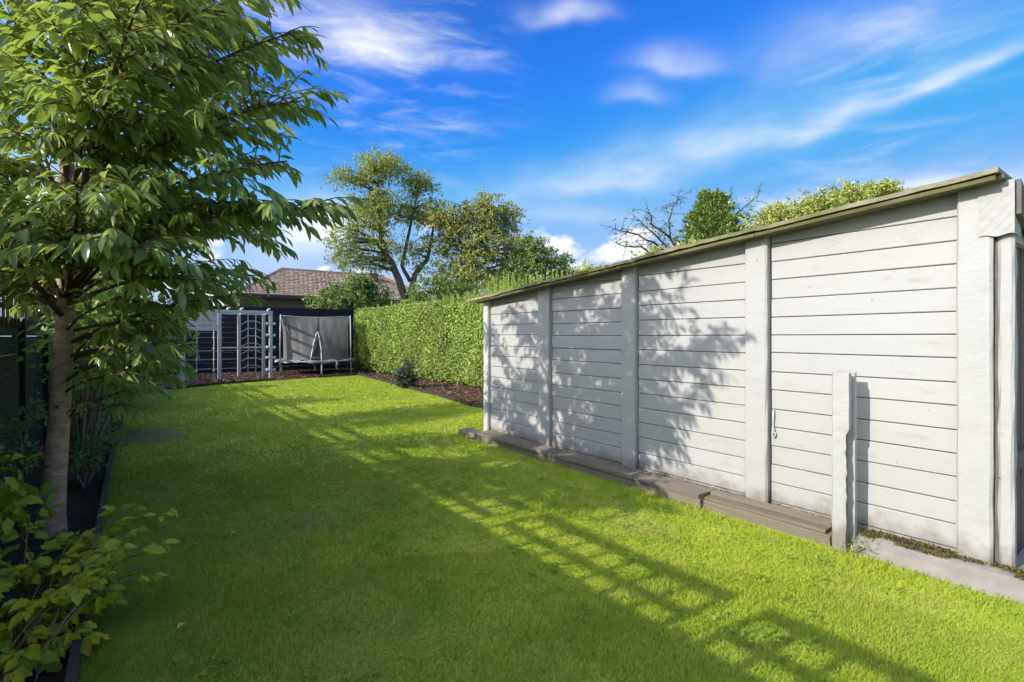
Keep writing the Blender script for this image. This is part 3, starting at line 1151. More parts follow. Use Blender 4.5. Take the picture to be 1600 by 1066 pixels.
# ------------------------------------------------------------------ free-standing slotted concrete post
pb = gp(1325, 868)
px0, py0 = 3.69, 1.345
po = empty('concrete_post', (px0 + .06, py0 + .05, 0), 'short white chipped concrete post with a slot standing by the garage wall', 'post')


def slotted_post(x0, x1, y0, y1, h):
    # slot opens towards -y (near side) ; right flange on the wall side
    m_ = MB()
    vs, fs = [], []
    seg = 30
    for s in range(seg + 1):
        t = s / seg
        z = -0.05 + (h + 0.05) * t
        chip = 0.0
        if z < 0.78:
            chip = 0.010 + 0.012 * abs(math.sin(z * 17)) + 0.010 * abs(math.sin(z * 41 + 1)) + random.uniform(0, .007)
        if 0.70 < z < 0.80:
            chip += 0.006
        topn = 0.012 if s == seg else 0
        prof = [(x0, y1), (x0 + .002, y0 + .10), (x0, y0 + chip), (x0 + .004, y0 + chip * .6), (x0 + 0.038, y0 + chip), (x0 + 0.045, y0 + .045), (x1 - .038, y0 + .045), (x1 - .030, y0), (x1, y0), (x1, y1)]
        for i, (x, y) in enumerate(prof):
            vs.append((x + random.uniform(-.0012, .0012), y + random.uniform(-.0012, .0012), z - (topn if i in (3, 7) else 0)))
    n = 10
    for s in range(seg):
        for i in range(n):
            fs.append((s * n + i, s * n + (i + 1) % n, (s + 1) * n + (i + 1) % n, (s + 1) * n + i))
    fs += [tuple(range(n - 1, -1, -1)), tuple(range(seg * n, seg * n + n))]
    m_.add(vs, fs, .5)
    return m_


slotted_post(px0, px0 + .125, py0, py0 + .095, 1.165).build('shaft', M_POSTW, po)
# exposed concrete core inside the slot
m_ = MB()
m_.box(px0 + .046, px0 + .086, py0 + .038, py0 + .0442, 0.0, 1.12)
m_.build('slot_core', M_CONC, po)

# ------------------------------------------------------------------ concrete footing and moss
m_ = MB()
vs, fs = [], []
seg = 26
for s in range(seg + 1):
    t = s / seg
    y = 1.343 - t * 2.6
    xo = 3.71 + 0.03 * t + random.uniform(-.006, .006)
    prof = [(xo - .01, -0.03), (xo, 0.008 + random.uniform(-.004, .008)), (xo + .055, 0.055), (xo + 0.115, 0.088 + random.uniform(-.003, .003)), (xo + .15, 0.096), (W + .03, 0.10), (W + .03, -.03)]
    vs += [(x, y, z) for x, z in prof]
n = 7
for s in range(seg):
    for i in range(n):
        fs.append((s * n + i, s * n + (i + 1) % n, (s + 1) * n + (i + 1) % n, (s + 1) * n + i))
fs += [tuple(range(n - 1, -1, -1)), tuple(range(seg * n, seg * n + n))]
m_.add(vs, fs)
m_.box(W + .031, W + 2.6, -1.257, GF + .03, -.03, .097)
tag(m_.build('concrete_footing', M_CONC, None, smooth=False), 'sloping grey concrete footing at the near corner of the garage', 'footing')


def moss(name, label, n, xr, yr, zf, size):
    P = np.stack([rng.uniform(*xr, n), rng.uniform(*yr, n), np.zeros(n)], 1)
    keep = vnoise(P[:, 0] * 1.0, P[:, 1], 14, 9) + 0.45 * (P[:, 0] - xr[0]) / (xr[1] - xr[0]) > 0.42
    P = P[keep]
    n = len(P)
    P[:, 2] = zf(P) + rng.uniform(0.0, 0.016, n)
    D = np.stack([rng.normal(size=n), rng.normal(size=n), rng.normal(0.3, .5, n)], 1)
    Nn = np.stack([rng.normal(0, .6, n), rng.normal(0, .6, n), np.ones(n)], 1)
    me = leaf_mesh(name, P, D, Nn, rng.uniform(0.5, 1.3, n) * size, rng.uniform(0.3, .7, n) * size, T_DIA)
    tag(link(name, me, M_MOSS), label, 'moss', kind='stuff')


moss('moss', 'brown and green moss with debris on the concrete footing', 6500, (3.83, 3.955), (-0.3, 1.34), lambda P: np.where(P[:, 0] < 3.88, .090, .099), 0.017)
moss('soil_debris', 'dark soil and debris gathered along the foot of the garage wall', 1500, (3.918, 3.953), (1.5, 5.8), lambda P: 0.105 + 0 * P[:, 0], 0.014)


# ------------------------------------------------------------------ left fence with trellis top
lf = empty('boundary_fence', (LF, 8, 0), 'dark charcoal board fence with trellis top along the left border', 'fence')
post_ys = [1.74 + 1.75 * k for k in range(-2, 12)]
SOL = 1.55
for y in post_ys:
    m_ = MB()
    m_.box(LF - .04, LF + .055, y - .045, y + .045, -0.03, SOL + .02)
    m_.build('post', M_FENCEP, lf)
for a, b in zip(post_ys, post_ys[1:]):
    nb = 9
    bh = SOL / nb
    for k in range(nb):
        m_ = MB()
        t = random.uniform(-.005, .005)
        m_.box(LF - .012 + t, LF + .012 + t, a + .047, b - .047, 0.02 + k * bh + .003, 0.02 + (k + 1) * bh - .003, random.random())
        m_.build('board', M_FENCE, lf)
    # trellis
    y0, y1 = a + .085, b - .085
    for z, hh in ((1.805, .065), (1.645, .045)):
        m_ = MB()
        m_.box(LF - .014, LF + .010, y0, y1, z, z + hh)
        m_.build('trellis_rail', M_TRELL, lf)
    nbt = 8
    for k in range(nbt + 1):
        y = y0 + .015 + (y1 - y0 - .03) * k / nbt
        m_ = MB()
        m_.box(LF + .0125, LF + .030, y - .021, y + .021, 1.48, 1.868)
        m_.build('trellis_batten', M_TRELL, lf)

# ------------------------------------------------------------------ back fence
bf = empty('back_fence', (4, BY, 0), 'tall blue black board fence across the end of the garden', 'fence')
BH = 2.50
jx = atY(497, 500, BY).x
bxs = [jx + 2.4 * k for k in range(-3, 3)]
for a, b in zip(bxs, bxs[1:]):
    nb = 13
    bh = (BH - .06) / nb
    for k in range(nb):
        m_ = MB()
        yy = BY + random.uniform(-.006, .006)
        m_.beam((a + .055, yy, .03 + (k + .5) * bh), (b - .055, yy, .03 + (k + .5) * bh), .025, bh - .003, r=random.random(), ch=.007)
        m_.build('board', M_BFENCE, bf)
    m_ = MB()
    m_.box(a + .052, b - .052, BY - .035, BY + .035, BH - .028, BH + .012, random.random())
    m_.build('capping', M_BFENCE, bf)
for x in bxs:
    m_ = MB()
    m_.box(x - .05, x + .05, BY - .055, BY + .045, -.03, BH + .03, random.random())
    m_.build('post', M_BFENCE, bf)
for (py, xa, xb) in ((549, 290, 430), (563, 290, 452), (578, 290, 452), (561, 420, 452)):
    A_, B_ = atY(xa, py, BY - .10), atY(xb, py, BY - .10)
    z = A_.z
    if py == 561:
        continue
    m_ = MB()
    m_.tube([(A_.x, BY - .10, z), (B_.x, BY - .10, z)], .009, 6)
    for t in (.03, .5, .97):
        x = A_.x + (B_.x - A_.x) * t
        m_.tube([(x, BY - .10, z), (x, BY - .005, z)], .010, 5)
    m_.build('training_rail', M_METAL, bf, smooth=True)

# ------------------------------------------------------------------ climbing frame
FY, RY = 18.3, 19.5
P1, P4 = atY(343, 598, FY), atY(423, 594, FY)
P2, P3 = atY(373.6, 591, RY), atY(412, 589, RY)
P0x = atY(287, 598, FY).x
FT = atY(400, 488, FY).z
cf = empty('climbing_frame', ((P1.x + P4.x) / 2, (FY + RY) / 2, 0), 'silvery timber climbing frame with rope net and board panel', 'climbing frame')


def cbeam(a, b, w, h, name='rail', mat=M_FRAME, up=(0, 0, 1)):
    m_ = MB()
    m_.beam(a, b, w, h, up, random.random(), .006)
    return m_.build(name, mat, cf)


for (x, y, w) in ((P1.x, FY, .10), (P4.x, FY, .10), (P2.x, RY, .10), (P3.x, RY, .09), (P0x, FY, .09), (P0x, RY, .09)):
    m_ = MB()
    m_.beam((x, y, -0.05), (x, y, FT - .052), w, w, (0, 1, 0), random.random(), .008)
    m_.build('post', M_FRAME, cf)
cbeam((P1.x - .12, FY, FT), (P4.x + .05, FY, FT), .07, .10)
cbeam((P0x - .06, RY, FT), (P4.x + .05, RY, FT), .07, .10)
for x in (P0x, P1.x - .09, P2.x, P3.x, P4.x):
    cbeam((x, FY + .037, FT), (x, RY - .037, FT), .05, .09)
for x in (P1.x + .2, P2.x - .15, P3.x - .12):
    m_ = MB()
    m_.tube([(x, FY, FT + .05), (x + .03, FY, FT + .10), (x + .09, FY, FT + .12)], [.02, .03, .02], 6)
    m_.build('bracket', M_WHITEPL, cf)
mz = atY(390, 543, FY).z
cbeam((P1.x + .05, FY, mz), (P4.x - .05, FY, mz), .05, .05)
# board panel at the top left
pz0, pz1 = atY(320, 517, FY).z, FT + .04
nbd = 4
for k in range(nbd):
    bh = (pz1 - pz0) / nbd
    m_ = MB()
    m_.box(P0x - .02, P1.x - .06, FY - .072, FY - .048, pz0 + k * bh + .005, pz0 + (k + 1) * bh - .005, random.random())
    m_.build('panel_board', M_FRAME, cf)
# knotted ropes hanging below the panel
for px in (307, 334):
    q = atY(px, 520, RY)
    m_ = MB()
    m_.tube([(q.x, RY, FT - .05), (q.x + .01, RY, 1.0), (q.x, RY, .04)], .018, 6)
    for z in np.arange(.25, FT - .2, .36):
        m_.tube([(q.x + .004, RY, z - .04), (q.x + .004, RY, z), (q.x + .004, RY, z + .04)], [.018, .042, .018], 7)
    m_.build('climbing_rope', M_ROPE, cf, smooth=True)
# cargo net between the rear posts
xl, xr = P2.x + .05, P3.x - .045
v1, v2 = xl + (xr - xl) * .33, xl + (xr - xl) * .69
for vx in (v1, v2):
    m_ = MB()
    m_.tube([(vx, RY - .02, FT - .05), (vx + .01, RY + .03, 1.1), (vx, RY, .05)], .016, 6)
    m_.build('net_rope', M_ROPE, cf, smooth=True)
nz = 8
for k in range(nz):
    z = .16 + k * (FT - .25) / (nz - .4)
    m_ = MB()
    m_.tube([(xl, RY, z - .13), (xl + (v1 - xl) * .5, RY - .005, z - .085), (v1, RY, z), ((v1 + v2) / 2, RY, z - .03), (v2, RY, z), (v2 + (xr - v2) * .6, RY - .005, z - .085), (xr, RY, z - .10)], .015, 6)
    m_.build('net_rope', M_ROPE, cf, smooth=True)
# pegs on the right-hand post
for py in (506, 524, 543, 559, 578):
    z = atY(423, py, FY).z
    for sgn in (-1, 1):
        m_ = MB()
        m_.tube([(P4.x + sgn * .05, FY, z), (P4.x + sgn * .09, FY, z + .005), (P4.x + sgn * .14, FY, z)], [.03, .035, .05], 8)
        m_.build('peg', M_WHITEPL, cf, smooth=True)

# ------------------------------------------------------------------ trampoline
tl, tr_ = gp(447, 588), gp(548, 585)
TC = Vector((5.55, 19.75, 0))
# centre so that the frame spans pixels 445..562
TRR = 1.38
tra = empty('trampoline', TC, 'round trampoline with sagging grey safety net by the back fence', 'trampoline')
MZ = 0.50
TOP = 2.12
m_ = MB()
ring = [TC + Vector((TRR * math.cos(a), TRR * math.sin(a), MZ)) for a in np.linspace(0, 2 * math.pi, 49)[:-1]]
m_.tube(ring, .024, 8, closed=True)
m_.build('frame_ring', M_METAL, tra, smooth=True)
m_ = MB()
nr = 48
vs, fs = [(TC.x, TC.y, MZ - .02)], []
for i in range(nr):
    a = 2 * math.pi * i / nr
    vs.append((TC.x + 1.1 * math.cos(a), TC.y + 1.1 * math.sin(a), MZ + .012))
fs = [(0, 1 + i, 1 + (i + 1) % nr) for i in range(nr)]
m_.add(vs, fs)
m_.build('jumping_mat', M_MAT, tra)
m_ = MB()
vs, fs = [], []
for i in range(nr):
    a = 2 * math.pi * i / nr
    jit = random.uniform(-.02, .02)
    for rr, zz in ((1.12, .022), (1.26, .05 + jit), (TRR + .03, .03), (TRR + .035, -.035 + jit)):
        vs.append((TC.x + rr * math.cos(a), TC.y + rr * math.sin(a), MZ + zz))
for i in range(nr):
    if i in (31, 38, 39):
        continue
    for j in range(3):
        fs.append((i * 4 + j, i * 4 + j + 1, ((i + 1) % nr) * 4 + j + 1, ((i + 1) % nr) * 4 + j))
m_.add(vs, fs)
pd = m_.build('spring_pad', M_PAD, tra)
sm = pd.modifiers.new('thick', 'SOLIDIFY')
sm.thickness = .015
# hanging torn strip of the pad
a = math.radians(283)
m_ = MB()
q = TC + Vector((TRR * math.cos(a) * 1.03, TRR * math.sin(a) * 1.03, MZ))
m_.tube([q, q + Vector((.02, -.01, -.10)), q + Vector((-.01, 0, -.2)), q + Vector((.03, 0, -.31))], [.03, .05, .035, .02], 6)
m_.build('torn_strip', M_PAD, tra)
ang = [math.radians(d) for d in (196, 262, 316, 16, 76, 136)]
for a in ang:
    c_, s_ = math.cos(a), math.sin(a)
    m_ = MB()
    m_.tube([TC + Vector((TRR * c_, TRR * s_, -.02)), TC + Vector((TRR * c_, TRR * s_, MZ))], .022, 8)
    m_.build('leg', M_METAL, tra, smooth=True)
pang = [math.radians(d) for d in (196, 316, 16, 76, 136, 256)]
pole_a = [math.radians(d) for d in (198, 312, 18, 78, 138)]
for a in pole_a:
    c_, s_ = math.cos(a), math.sin(a)
    m_ = MB()
    rr = TRR + .035
    m_.tube([TC + Vector((rr * c_, rr * s_, .25)), TC + Vector((rr * c_, rr * s_, 1.2)), TC + Vector(((rr - .02) * c_, (rr - .02) * s_, TOP + .03))], .021, 8)
    m_.build('net_pole', M_METAL, tra, smooth=True)
m_ = MB()
order = sorted(pole_a)
tp = [TC + Vector(((TRR + .02) * math.cos(a), (TRR + .02) * math.sin(a), TOP)) for a in order]
top_pts = []
for i in range(len(tp)):
    a, b = tp[i], tp[(i + 1) % len(tp)]
    for t in np.linspace(0, 1, 8)[:-1]:
        p = a.lerp(b, t)
        top_pts.append(p - Vector((0, 0, .05 * math.sin(math.pi * t))))
m_.tube(top_pts, .009, 6, closed=True)
m_.build('top_cord', M_ROPE, tra, smooth=True)
# net: hangs from the straight top cord and is pulled in to the mat
NU, NV = 168, 44
nt_pts = []
L_ = len(top_pts)
za = math.radians(256)                     # zip angle


def net_pt(u, v):
    k = u * L_
    i = int(k) % L_
    t = k - int(k)
    top = top_pts[i].lerp(top_pts[(i + 1) % L_], t)
    a = math.atan2(top.y - TC.y, top.x - TC.x)
    rt = math.hypot(top.x - TC.x, top.y - TC.y)
    rb = 1.13
    s = v
    r = rb + (rt - rb) * (s ** 2.6) - 0.11 * math.sin(math.pi * s) * (0.6 + .4 * math.sin(3 * a + 1))
    r += 0.018 * math.sin(a * 17 + s * 5) * math.sin(math.pi * s) + .012 * math.sin(a * 31 + s * 9) * math.sin(math.pi * s)
    z = MZ + .03 + (top.z - MZ - .03) * s
    return TC.x + r * math.cos(a), TC.y + r * math.sin(a), z, a


vs, fs, aa = [], [], []
for j in range(NV + 1):
    for i in range(NU):
        x, y, z, a = net_pt(i / NU, j / NV)
        vs.append((x, y, z))
        aa.append((a - za + math.pi) % (2 * math.pi) - math.pi)


def hole_half(v):                          # half width (radians) of the zip opening at height v
    if v > .66:
        return 0.0
    return .16 * (1 - (v / .66) ** 1.5) ** .6 + .0


hole_c = lambda v: -.03 + .08 * v
for j in range(NV):
    for i in range(NU):
        i2 = (i + 1) % NU
        vm = (j + .5) / NV
        am = aa[j * NU + i] + math.pi / NU
        if abs(am - hole_c(vm)) < hole_half(vm) and vm > .0:
            continue
        fs.append((j * NU + i, j * NU + i2, (j + 1) * NU + i2, (j + 1) * NU + i))
m_ = MB()
m_.add(vs, fs)
m_.build('safety_net', M_NET, tra, smooth=True)


def net_at(ang_, v):
    best = min(range(NU * 4), key=lambda i: abs(((net_pt(i / (NU * 4), v)[3] - za - ang_ + math.pi) % (2 * math.pi)) - math.pi))
    x, y, z, a = net_pt(best / (NU * 4), v)
    return Vector((x, y, z)) + Vector((math.cos(a), math.sin(a), 0)) * .012


left = [net_at(hole_c(v) - hole_half(v), v) for v in np.linspace(.0, .655, 12)]
right = [net_at(hole_c(v) + hole_half(v), v) for v in np.linspace(.655, .0, 12)]
m_ = MB()
m_.tube(left + right[1:], .017, 6)
m_.build('opening_trim', M_WHITEPL, tra, smooth=True)
m_ = MB()
m_.tube([net_at(hole_c(v), v) for v in np.linspace(.67, .99, 7)], .014, 6)
m_.build('zip', M_MAT, tra, smooth=True)


# ------------------------------------------------------------------ hedge
def hedge():
    y0, y1 = 6.6, 20.3
    he = empty('hedge', (HEDGE_X + .75, (y0 + y1) / 2, 0), 'long clipped bright green privet hedge behind the garage', 'hedge')

    def face_x(z, y):
        top = 2.42
        t = np.clip(z / top, 0, 1)
        x = HEDGE_X + 0.22 * (1 - t) + 0.0 * y
        x = x + 0.28 * np.clip((z - 2.15) / .3, 0, 1) ** 2          # rounded shoulder
        x = x + 0.25 * np.clip((.35 - z) / .35, 0, 1) ** 2          # tucked in at the foot
        x = x + (vnoise(y, z, .9, 31) - .5) * .16 + (vnoise(y, z, 3.0, 32) - .5) * .09
        return x
    n = 80000
    z = rng.uniform(0.06, 2.45, n)
    y = y0 + (y1 - y0) * rng.random(n)
    dep = rng.exponential(.095, n)
    x = face_x(z, y) + dep
    # rounded far end
    e = np.clip((y - (y1 - .5)) / .5, 0, 1)
    x = x + .45 * e ** 2.2
    P = np.stack([x, y, z], 1)
    Nn = np.stack([-np.ones(n) + rng.normal(0, .55, n), rng.normal(-.05, .6, n), rng.normal(.45, .55, n)], 1)
    D = np.stack([rng.normal(-.2, .6, n), rng.normal(0, .8, n), rng.normal(.15, .8, n)], 1)
    # top
    n2 = 16000
    x2 = rng.uniform(HEDGE_X + .15, HEDGE_X + 1.3, n2)
    y2 = rng.uniform(y0, y1, n2)
    z2 = 2.40 + (vnoise(x2, y2, 1.1, 8) - .5) * .12 + .04 * np.clip((11 - y2) / 4, 0, 1) - rng.exponential(.04, n2)
    P2_ = np.stack([x2, y2, z2], 1)
    N2 = np.stack([rng.normal(-.2, .5, n2), rng.normal(0, .5, n2), np.ones(n2)], 1)
    D2 = np.stack([rng.normal(0, .7, n2), rng.normal(0, .7, n2), rng.normal(.4, .5, n2)], 1)
    # far end face
    n3 = 8000
    x3 = rng.uniform(HEDGE_X + .1, HEDGE_X + 1.4, n3)
    z3 = rng.uniform(.05, 2.42, n3)
    P3_ = np.stack([x3, y1 - .06 + rng.normal(0, .05, n3) - .25 * np.clip((HEDGE_X + .5 - x3), 0, 1), z3], 1)
    N3 = np.stack([rng.normal(0, .5, n3), np.ones(n3), rng.normal(.3, .5, n3)], 1)
    D3 = rng.normal(0, 1, (n3, 3))
    PP, DD, NN = np.concatenate([P, P2_, P3_]), np.concatenate([D, D2, D3]), np.concatenate([Nn, N2, N3])
    far = np.clip((PP[:, 1] - 6) / 14, 0, 1)
    ln = rng.uniform(.045, .075, len(PP)) * (1 + .35 * far)
    off = wloc(he)
    me = leaf_mesh('foliage', PP, DD, NN, ln, ln * .58, T_DIA, off)
    tag(link('foliage', me, M_HEDGE, he), kind='stuff')
    # solid dark core, added inside the foliage to stop the light
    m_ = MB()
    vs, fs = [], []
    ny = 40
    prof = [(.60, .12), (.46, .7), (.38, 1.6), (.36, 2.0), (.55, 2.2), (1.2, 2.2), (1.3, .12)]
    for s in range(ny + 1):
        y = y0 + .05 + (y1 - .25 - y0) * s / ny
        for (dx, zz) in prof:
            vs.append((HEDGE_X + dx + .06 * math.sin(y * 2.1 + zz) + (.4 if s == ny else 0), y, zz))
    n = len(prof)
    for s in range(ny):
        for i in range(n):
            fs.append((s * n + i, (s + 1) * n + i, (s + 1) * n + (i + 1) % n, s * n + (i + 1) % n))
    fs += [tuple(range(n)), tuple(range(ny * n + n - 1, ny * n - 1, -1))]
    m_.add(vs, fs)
    m_.build('dark_core', M_HEDGECORE, he)
    # stems at the foot
    for k in range(34):
        y = y0 + .2 + k * (y1 - y0 - .5) / 34 + random.uniform(-.1, .1)
        x = HEDGE_X + random.uniform(.45, .6)
        m_ = MB()
        m_.tube([(x, y, -.02), (x + random.uniform(-.05, .05), y + .03, .3)], [.028, .02], 6)
        m_.build('stem', M_BARKGREY, he)
    # unclipped shoots along the near top
    P, D, Nn, L_ = [], [], [], []
    m_ = MB()
    for k in range(420):
        y = random.uniform(7.2, 13.5) if k < 370 else random.uniform(13.5, 20)
        x = HEDGE_X + random.uniform(.15, 1.2)
        hgt = random.uniform(.12, .60) * (1.0 if y < 11.5 else .5)
        b = Vector((x, y, 2.36))
        t = b + Vector((random.uniform(-.05, .05), random.uniform(-.05, .05), hgt))
        m_.tube([b, t], [.005, .003], 4)
        nl = int(hgt / .022)
        for j in range(nl):
            p = b.lerp(t, (j + .5) / nl)
            a = j * 1.9 + random.random()
            P.append(p)
            D.append((math.cos(a), math.sin(a), .9))
            Nn.append((-math.cos(a) * .8, -math.sin(a) * .8, 1))
            L_.append(random.uniform(.035, .06))
    st = m_.build('shoot_stems', M_SHOOT, he)
    st['kind'] = 'stuff'
    me = leaf_mesh('shoot_leaves', np.array([tuple(p) for p in P]), np.array(D), np.array(Nn), np.array(L_), np.array(L_) * .5, T_DIA, off)
    tag(link('shoot_leaves', me, M_SHOOT, he), kind='stuff')


hedge()


# ------------------------------------------------------------------ shrubs and trees
def bush(name, label, cat, base, blobs, nleaf, ls, mat, stems=6, leaf_w=.55, tpl=T_DIA, clump=.22, stem_mat=M_STEM, droop=.2, group=None, stem_r=.014, shell=.5):
    """blobs: (centre offset, radii, weight). leaves lie in clumps spread through the blobs; stems run up to the clumps"""
    base = Vector(base)
    ob = empty(name, base, label, cat, group)
    wt = np.array([b[2] for b in blobs], float)
    wt /= wt.sum()
    ncl = max(8, int(nleaf / 55))
    ci = rng.choice(len(blobs), ncl, p=wt)
    C = np.array([tuple(b[0]) for b in blobs])[ci]
    Rr = np.array([tuple(b[1]) for b in blobs])[ci]
    d = norm(rng.normal(size=(ncl, 3)))
    rad = rng.random(ncl) ** shell
    CC = C + d * Rr * rad[:, None]
    CC[:, 2] = np.maximum(CC[:, 2], .06)
    size = clump * rng.uniform(.6, 1.3, ncl)
    k = rng.integers(0, ncl, nleaf)
    off = rng.normal(0, .5, (nleaf, 3))
    P = CC[k] + off * size[k][:, None] * np.array([1, 1, .7])
    P[:, 2] = np.maximum(P[:, 2], .03)
    out = norm(P - C[k] + 1e-6)
    D = out * .7 + rng.normal(0, .7, (nleaf, 3)) + np.array([0, 0, -droop])
    Nn = out * .6 + rng.normal(0, .5, (nleaf, 3)) + np.array([0, 0, .8])
    ln = ls * rng.uniform(.6, 1.25, nleaf)
    tone = (rng.random(ncl)[k] * .55 + rng.random(nleaf) * .45)
    me = leaf_mesh('foliage', P, D, Nn, ln, ln * leaf_w, tpl, (0, 0, 0), tone * .98)
    tag(link('foliage', me, mat, ob), kind='stuff')
    sel = rng.choice(ncl, min(stems, ncl), replace=False)
    for s in sel:
        t = Vector(CC[s])
        b = Vector((random.uniform(-.1, .1) * min(1, blobs[0][1][0]), random.uniform(-.1, .1), -.02))
        mid = b.lerp(t, .5) + Vector((random.uniform(-.05, .05), random.uniform(-.05, .05), .12 * t.length))
        m_ = MB()
        path = bez(b, mid, t, 6)
        m_.tube([p + base for p in path], [stem_r * (1 - .7 * i / 5) for i in range(6)], 5)
        m_.build('stem', stem_mat, ob, smooth=True)
    return ob


def bg_tree(name, label, base, trunks, blobs, nleaf, ls, mat, bark=M_BARKGREY, clump=.55, per=70, limb_r=.07, shell=.45, droop=.3, leaf_w=.5, twigs=True, flat=.6, nlimb=60):
    base = Vector(base)
    ob = empty(name, base, label, 'tree')
    nodes = []
    for pts, rad in trunks:
        m_ = MB()
        pts = [Vector(p) for p in pts]
        fine, fr = [], []
        for i in range(len(pts) - 1):
            for t in (0, .33, .66):
                jit = Vector((random.uniform(-1, 1), random.uniform(-1, 1), 0)) * rad[i] * .25
                fine.append(pts[i].lerp(pts[i + 1], t) + (jit if t else Vector()))
                fr.append(rad[i] + (rad[i + 1] - rad[i]) * t)
        fine.append(pts[-1])
        fr.append(rad[-1])
        m_.tube([p + base for p in fine], fr, 9)
        m_.build('trunk', bark, ob, smooth=True)
        nodes += [(p, r) for p, r in zip(fine, fr)][2:]
    wt = np.array([b[2] for b in blobs], float)
    wt /= wt.sum()
    ncl = max(6, int(nleaf / per))
    ci = rng.choice(len(blobs), ncl, p=wt)
    C = np.array([tuple(b[0]) for b in blobs], float)[ci]
    Rr = np.array([tuple(b[1]) for b in blobs], float)[ci]
    d = norm(rng.normal(size=(ncl, 3)))
    CC = C + d * Rr * (rng.random(ncl) ** shell)[:, None]
    mb = MB()
    ncount = 0
    for s in range(min(ncl, nlimb)):
        t = Vector(CC[s])
        cand = [(p, r) for p, r in nodes if p.z < t.z + .2]
        if not cand:
            cand = nodes[:1]
        p, r = min(cand, key=lambda q: (q[0] - t).length + .35 * abs(q[0].z - (t.z - .35 * Vector((t.x - q[0].x, t.y - q[0].y)).length)))
        mid = p.lerp(t, .5) + Vector((random.uniform(-.2, .2), random.uniform(-.2, .2), .18 * (t - p).length))
        path = bez(p, mid, t, 6)
        r0 = min(r * .7, limb_r)
        mb.tube([q + base for q in path], [r0 * (1 - .85 * i / 5) for i in range(6)], 5)
    if mb.v:
        tag(mb.build('limbs', bark, ob, smooth=True), kind='stuff')
    if nleaf:
        size = clump * rng.uniform(.55, 1.35, ncl)
        k = rng.integers(0, ncl, nleaf)
        # leaves strung along short twigs that radiate from the clump
        td = norm(rng.normal(size=(ncl * 7, 3)) + np.array([0, 0, .1]))
        tw = k * 7 + rng.integers(0, 7, nleaf)
        s_ = rng.random(nleaf) ** .8
        T = td[tw]
        P = CC[k] + T * (s_ * size[k])[:, None] * np.array([1, 1, flat]) + rng.normal(0, .05, (nleaf, 3)) * size[k][:, None]
        P[:, 2] -= droop * (s_ ** 2) * size[k] * .6
        D = T * .6 + rng.normal(0, .6, (nleaf, 3)) + np.array([0, 0, -droop])
        Nn = rng.normal(0, .55, (nleaf, 3)) + np.array([-.15, 0, .8])
        ln = ls * rng.uniform(.6, 1.3, nleaf)
        tone = rng.random(ncl)[k] * .5 + rng.random(nleaf) * .5
        me = leaf_mesh('crown', P, D, Nn, ln, ln * leaf_w, T_DIA, (0, 0, 0), tone * .98)
        tag(link('crown', me, mat, ob), kind='stuff')
    return ob


V3 = lambda *a: Vector(a)


def rel(px, py, Y, b):                       # pixel at depth row Y, relative to base
    return atY(px, py, Y) - Vector(b)


# holly by the hedge bed
hp = gp(632, 607)
bush('holly_bush', 'small dark holly bush beside the hedge bed edging', 'bush', (hp.x, hp.y, 0), [((0, 0, .40), (.30, .30, .34), 1), ((.1, .05, .2), (.25, .3, .2), .5)], 3600, .055, M_HOLLY, 6, .6, clump=.12, stem_mat=M_BARKGREY)

# trees behind the hedge -------------------------------------------------
ya = 26.0
ba = Vector((atY(632, 470, ya).x, ya, 0))
R_ = lambda px, py, dy=0.0: rel(px, py, ya + dy, ba)
k_ = (ya * 1.0)


def blobA(px, py, rx, rz, w, dy=0.0):
    # radii given in pixels at that depth
    Zc = (atY(px, py, ya + dy)).x * ST + (ya + dy) * CT
    s = Zc / F
    return (R_(px, py, dy), (rx * s, rx * s * .9, rz * s), w)


bg_tree('acacia_tree', 'tall airy tree with two dark trunks behind the hedge', ba,
        [([R_(629, 560), R_(632, 465), R_(618, 425), R_(598, 385), R_(592, 320), R_(590, 270)], [.26, .22, .19, .15, .10, .05]),
         ([R_(641, 560), R_(640, 465), R_(648, 430), R_(668, 405), R_(678, 350)], [.22, .19, .16, .11, .05]),
         ([R_(641, 440), R_(628, 415), R_(640, 360), R_(650, 310)], [.12, .10, .08, .04])],
        [blobA(598, 262, 46, 24, 1.5), blobA(545, 278, 28, 14, .6), blobA(655, 285, 32, 20, .9), blobA(590, 318, 50, 20, 1.2), blobA(655, 330, 42, 26, 1.2),
         blobA(545, 378, 36, 26, 1.0), blobA(560, 410, 40, 14, .7), blobA(600, 390, 46, 26, .7), blobA(655, 392, 38, 32, .8), blobA(580, 345, 40, 22, .8)],
        30000, .13, M_ACACIA, clump=.62, per=46, limb_r=.07, nlimb=150, droop=.4)

yb = 24.5
bb = Vector((atY(742, 470, yb).x, yb, 0))
Rb = lambda px, py, dy=0.0: rel(px, py, yb + dy, bb)


def blobB(px, py, rx, rz, w, dy=0.0, rf=Rb, yy=yb):
    p = atY(px, py, yy + dy)
    s = (p.x * ST + p.y * CT) / F
    return (rf(px, py, dy), (rx * s, rx * s * .9, rz * s), w)


bg_tree('olive_green_tree', 'rounded olive green tree with drooping twigs behind the hedge', bb,
        [([Rb(745, 580), Rb(744, 470), Rb(738, 420), Rb(748, 360), Rb(752, 320)], [.24, .2, .16, .10, .05])],
        [blobB(758, 326, 44, 26, 1.2), blobB(790, 345, 34, 32, 1.0), blobB(710, 350, 38, 30, 1.0), blobB(740, 385, 70, 44, 2.0), blobB(725, 428, 60, 32, 1.5), blobB(795, 410, 46, 40, 1.4), blobB(690, 330, 26, 24, .5)],
        38000, .13, M_OLIVE, clump=.6, per=60, nlimb=120, droop=.9)

yc = 22.0


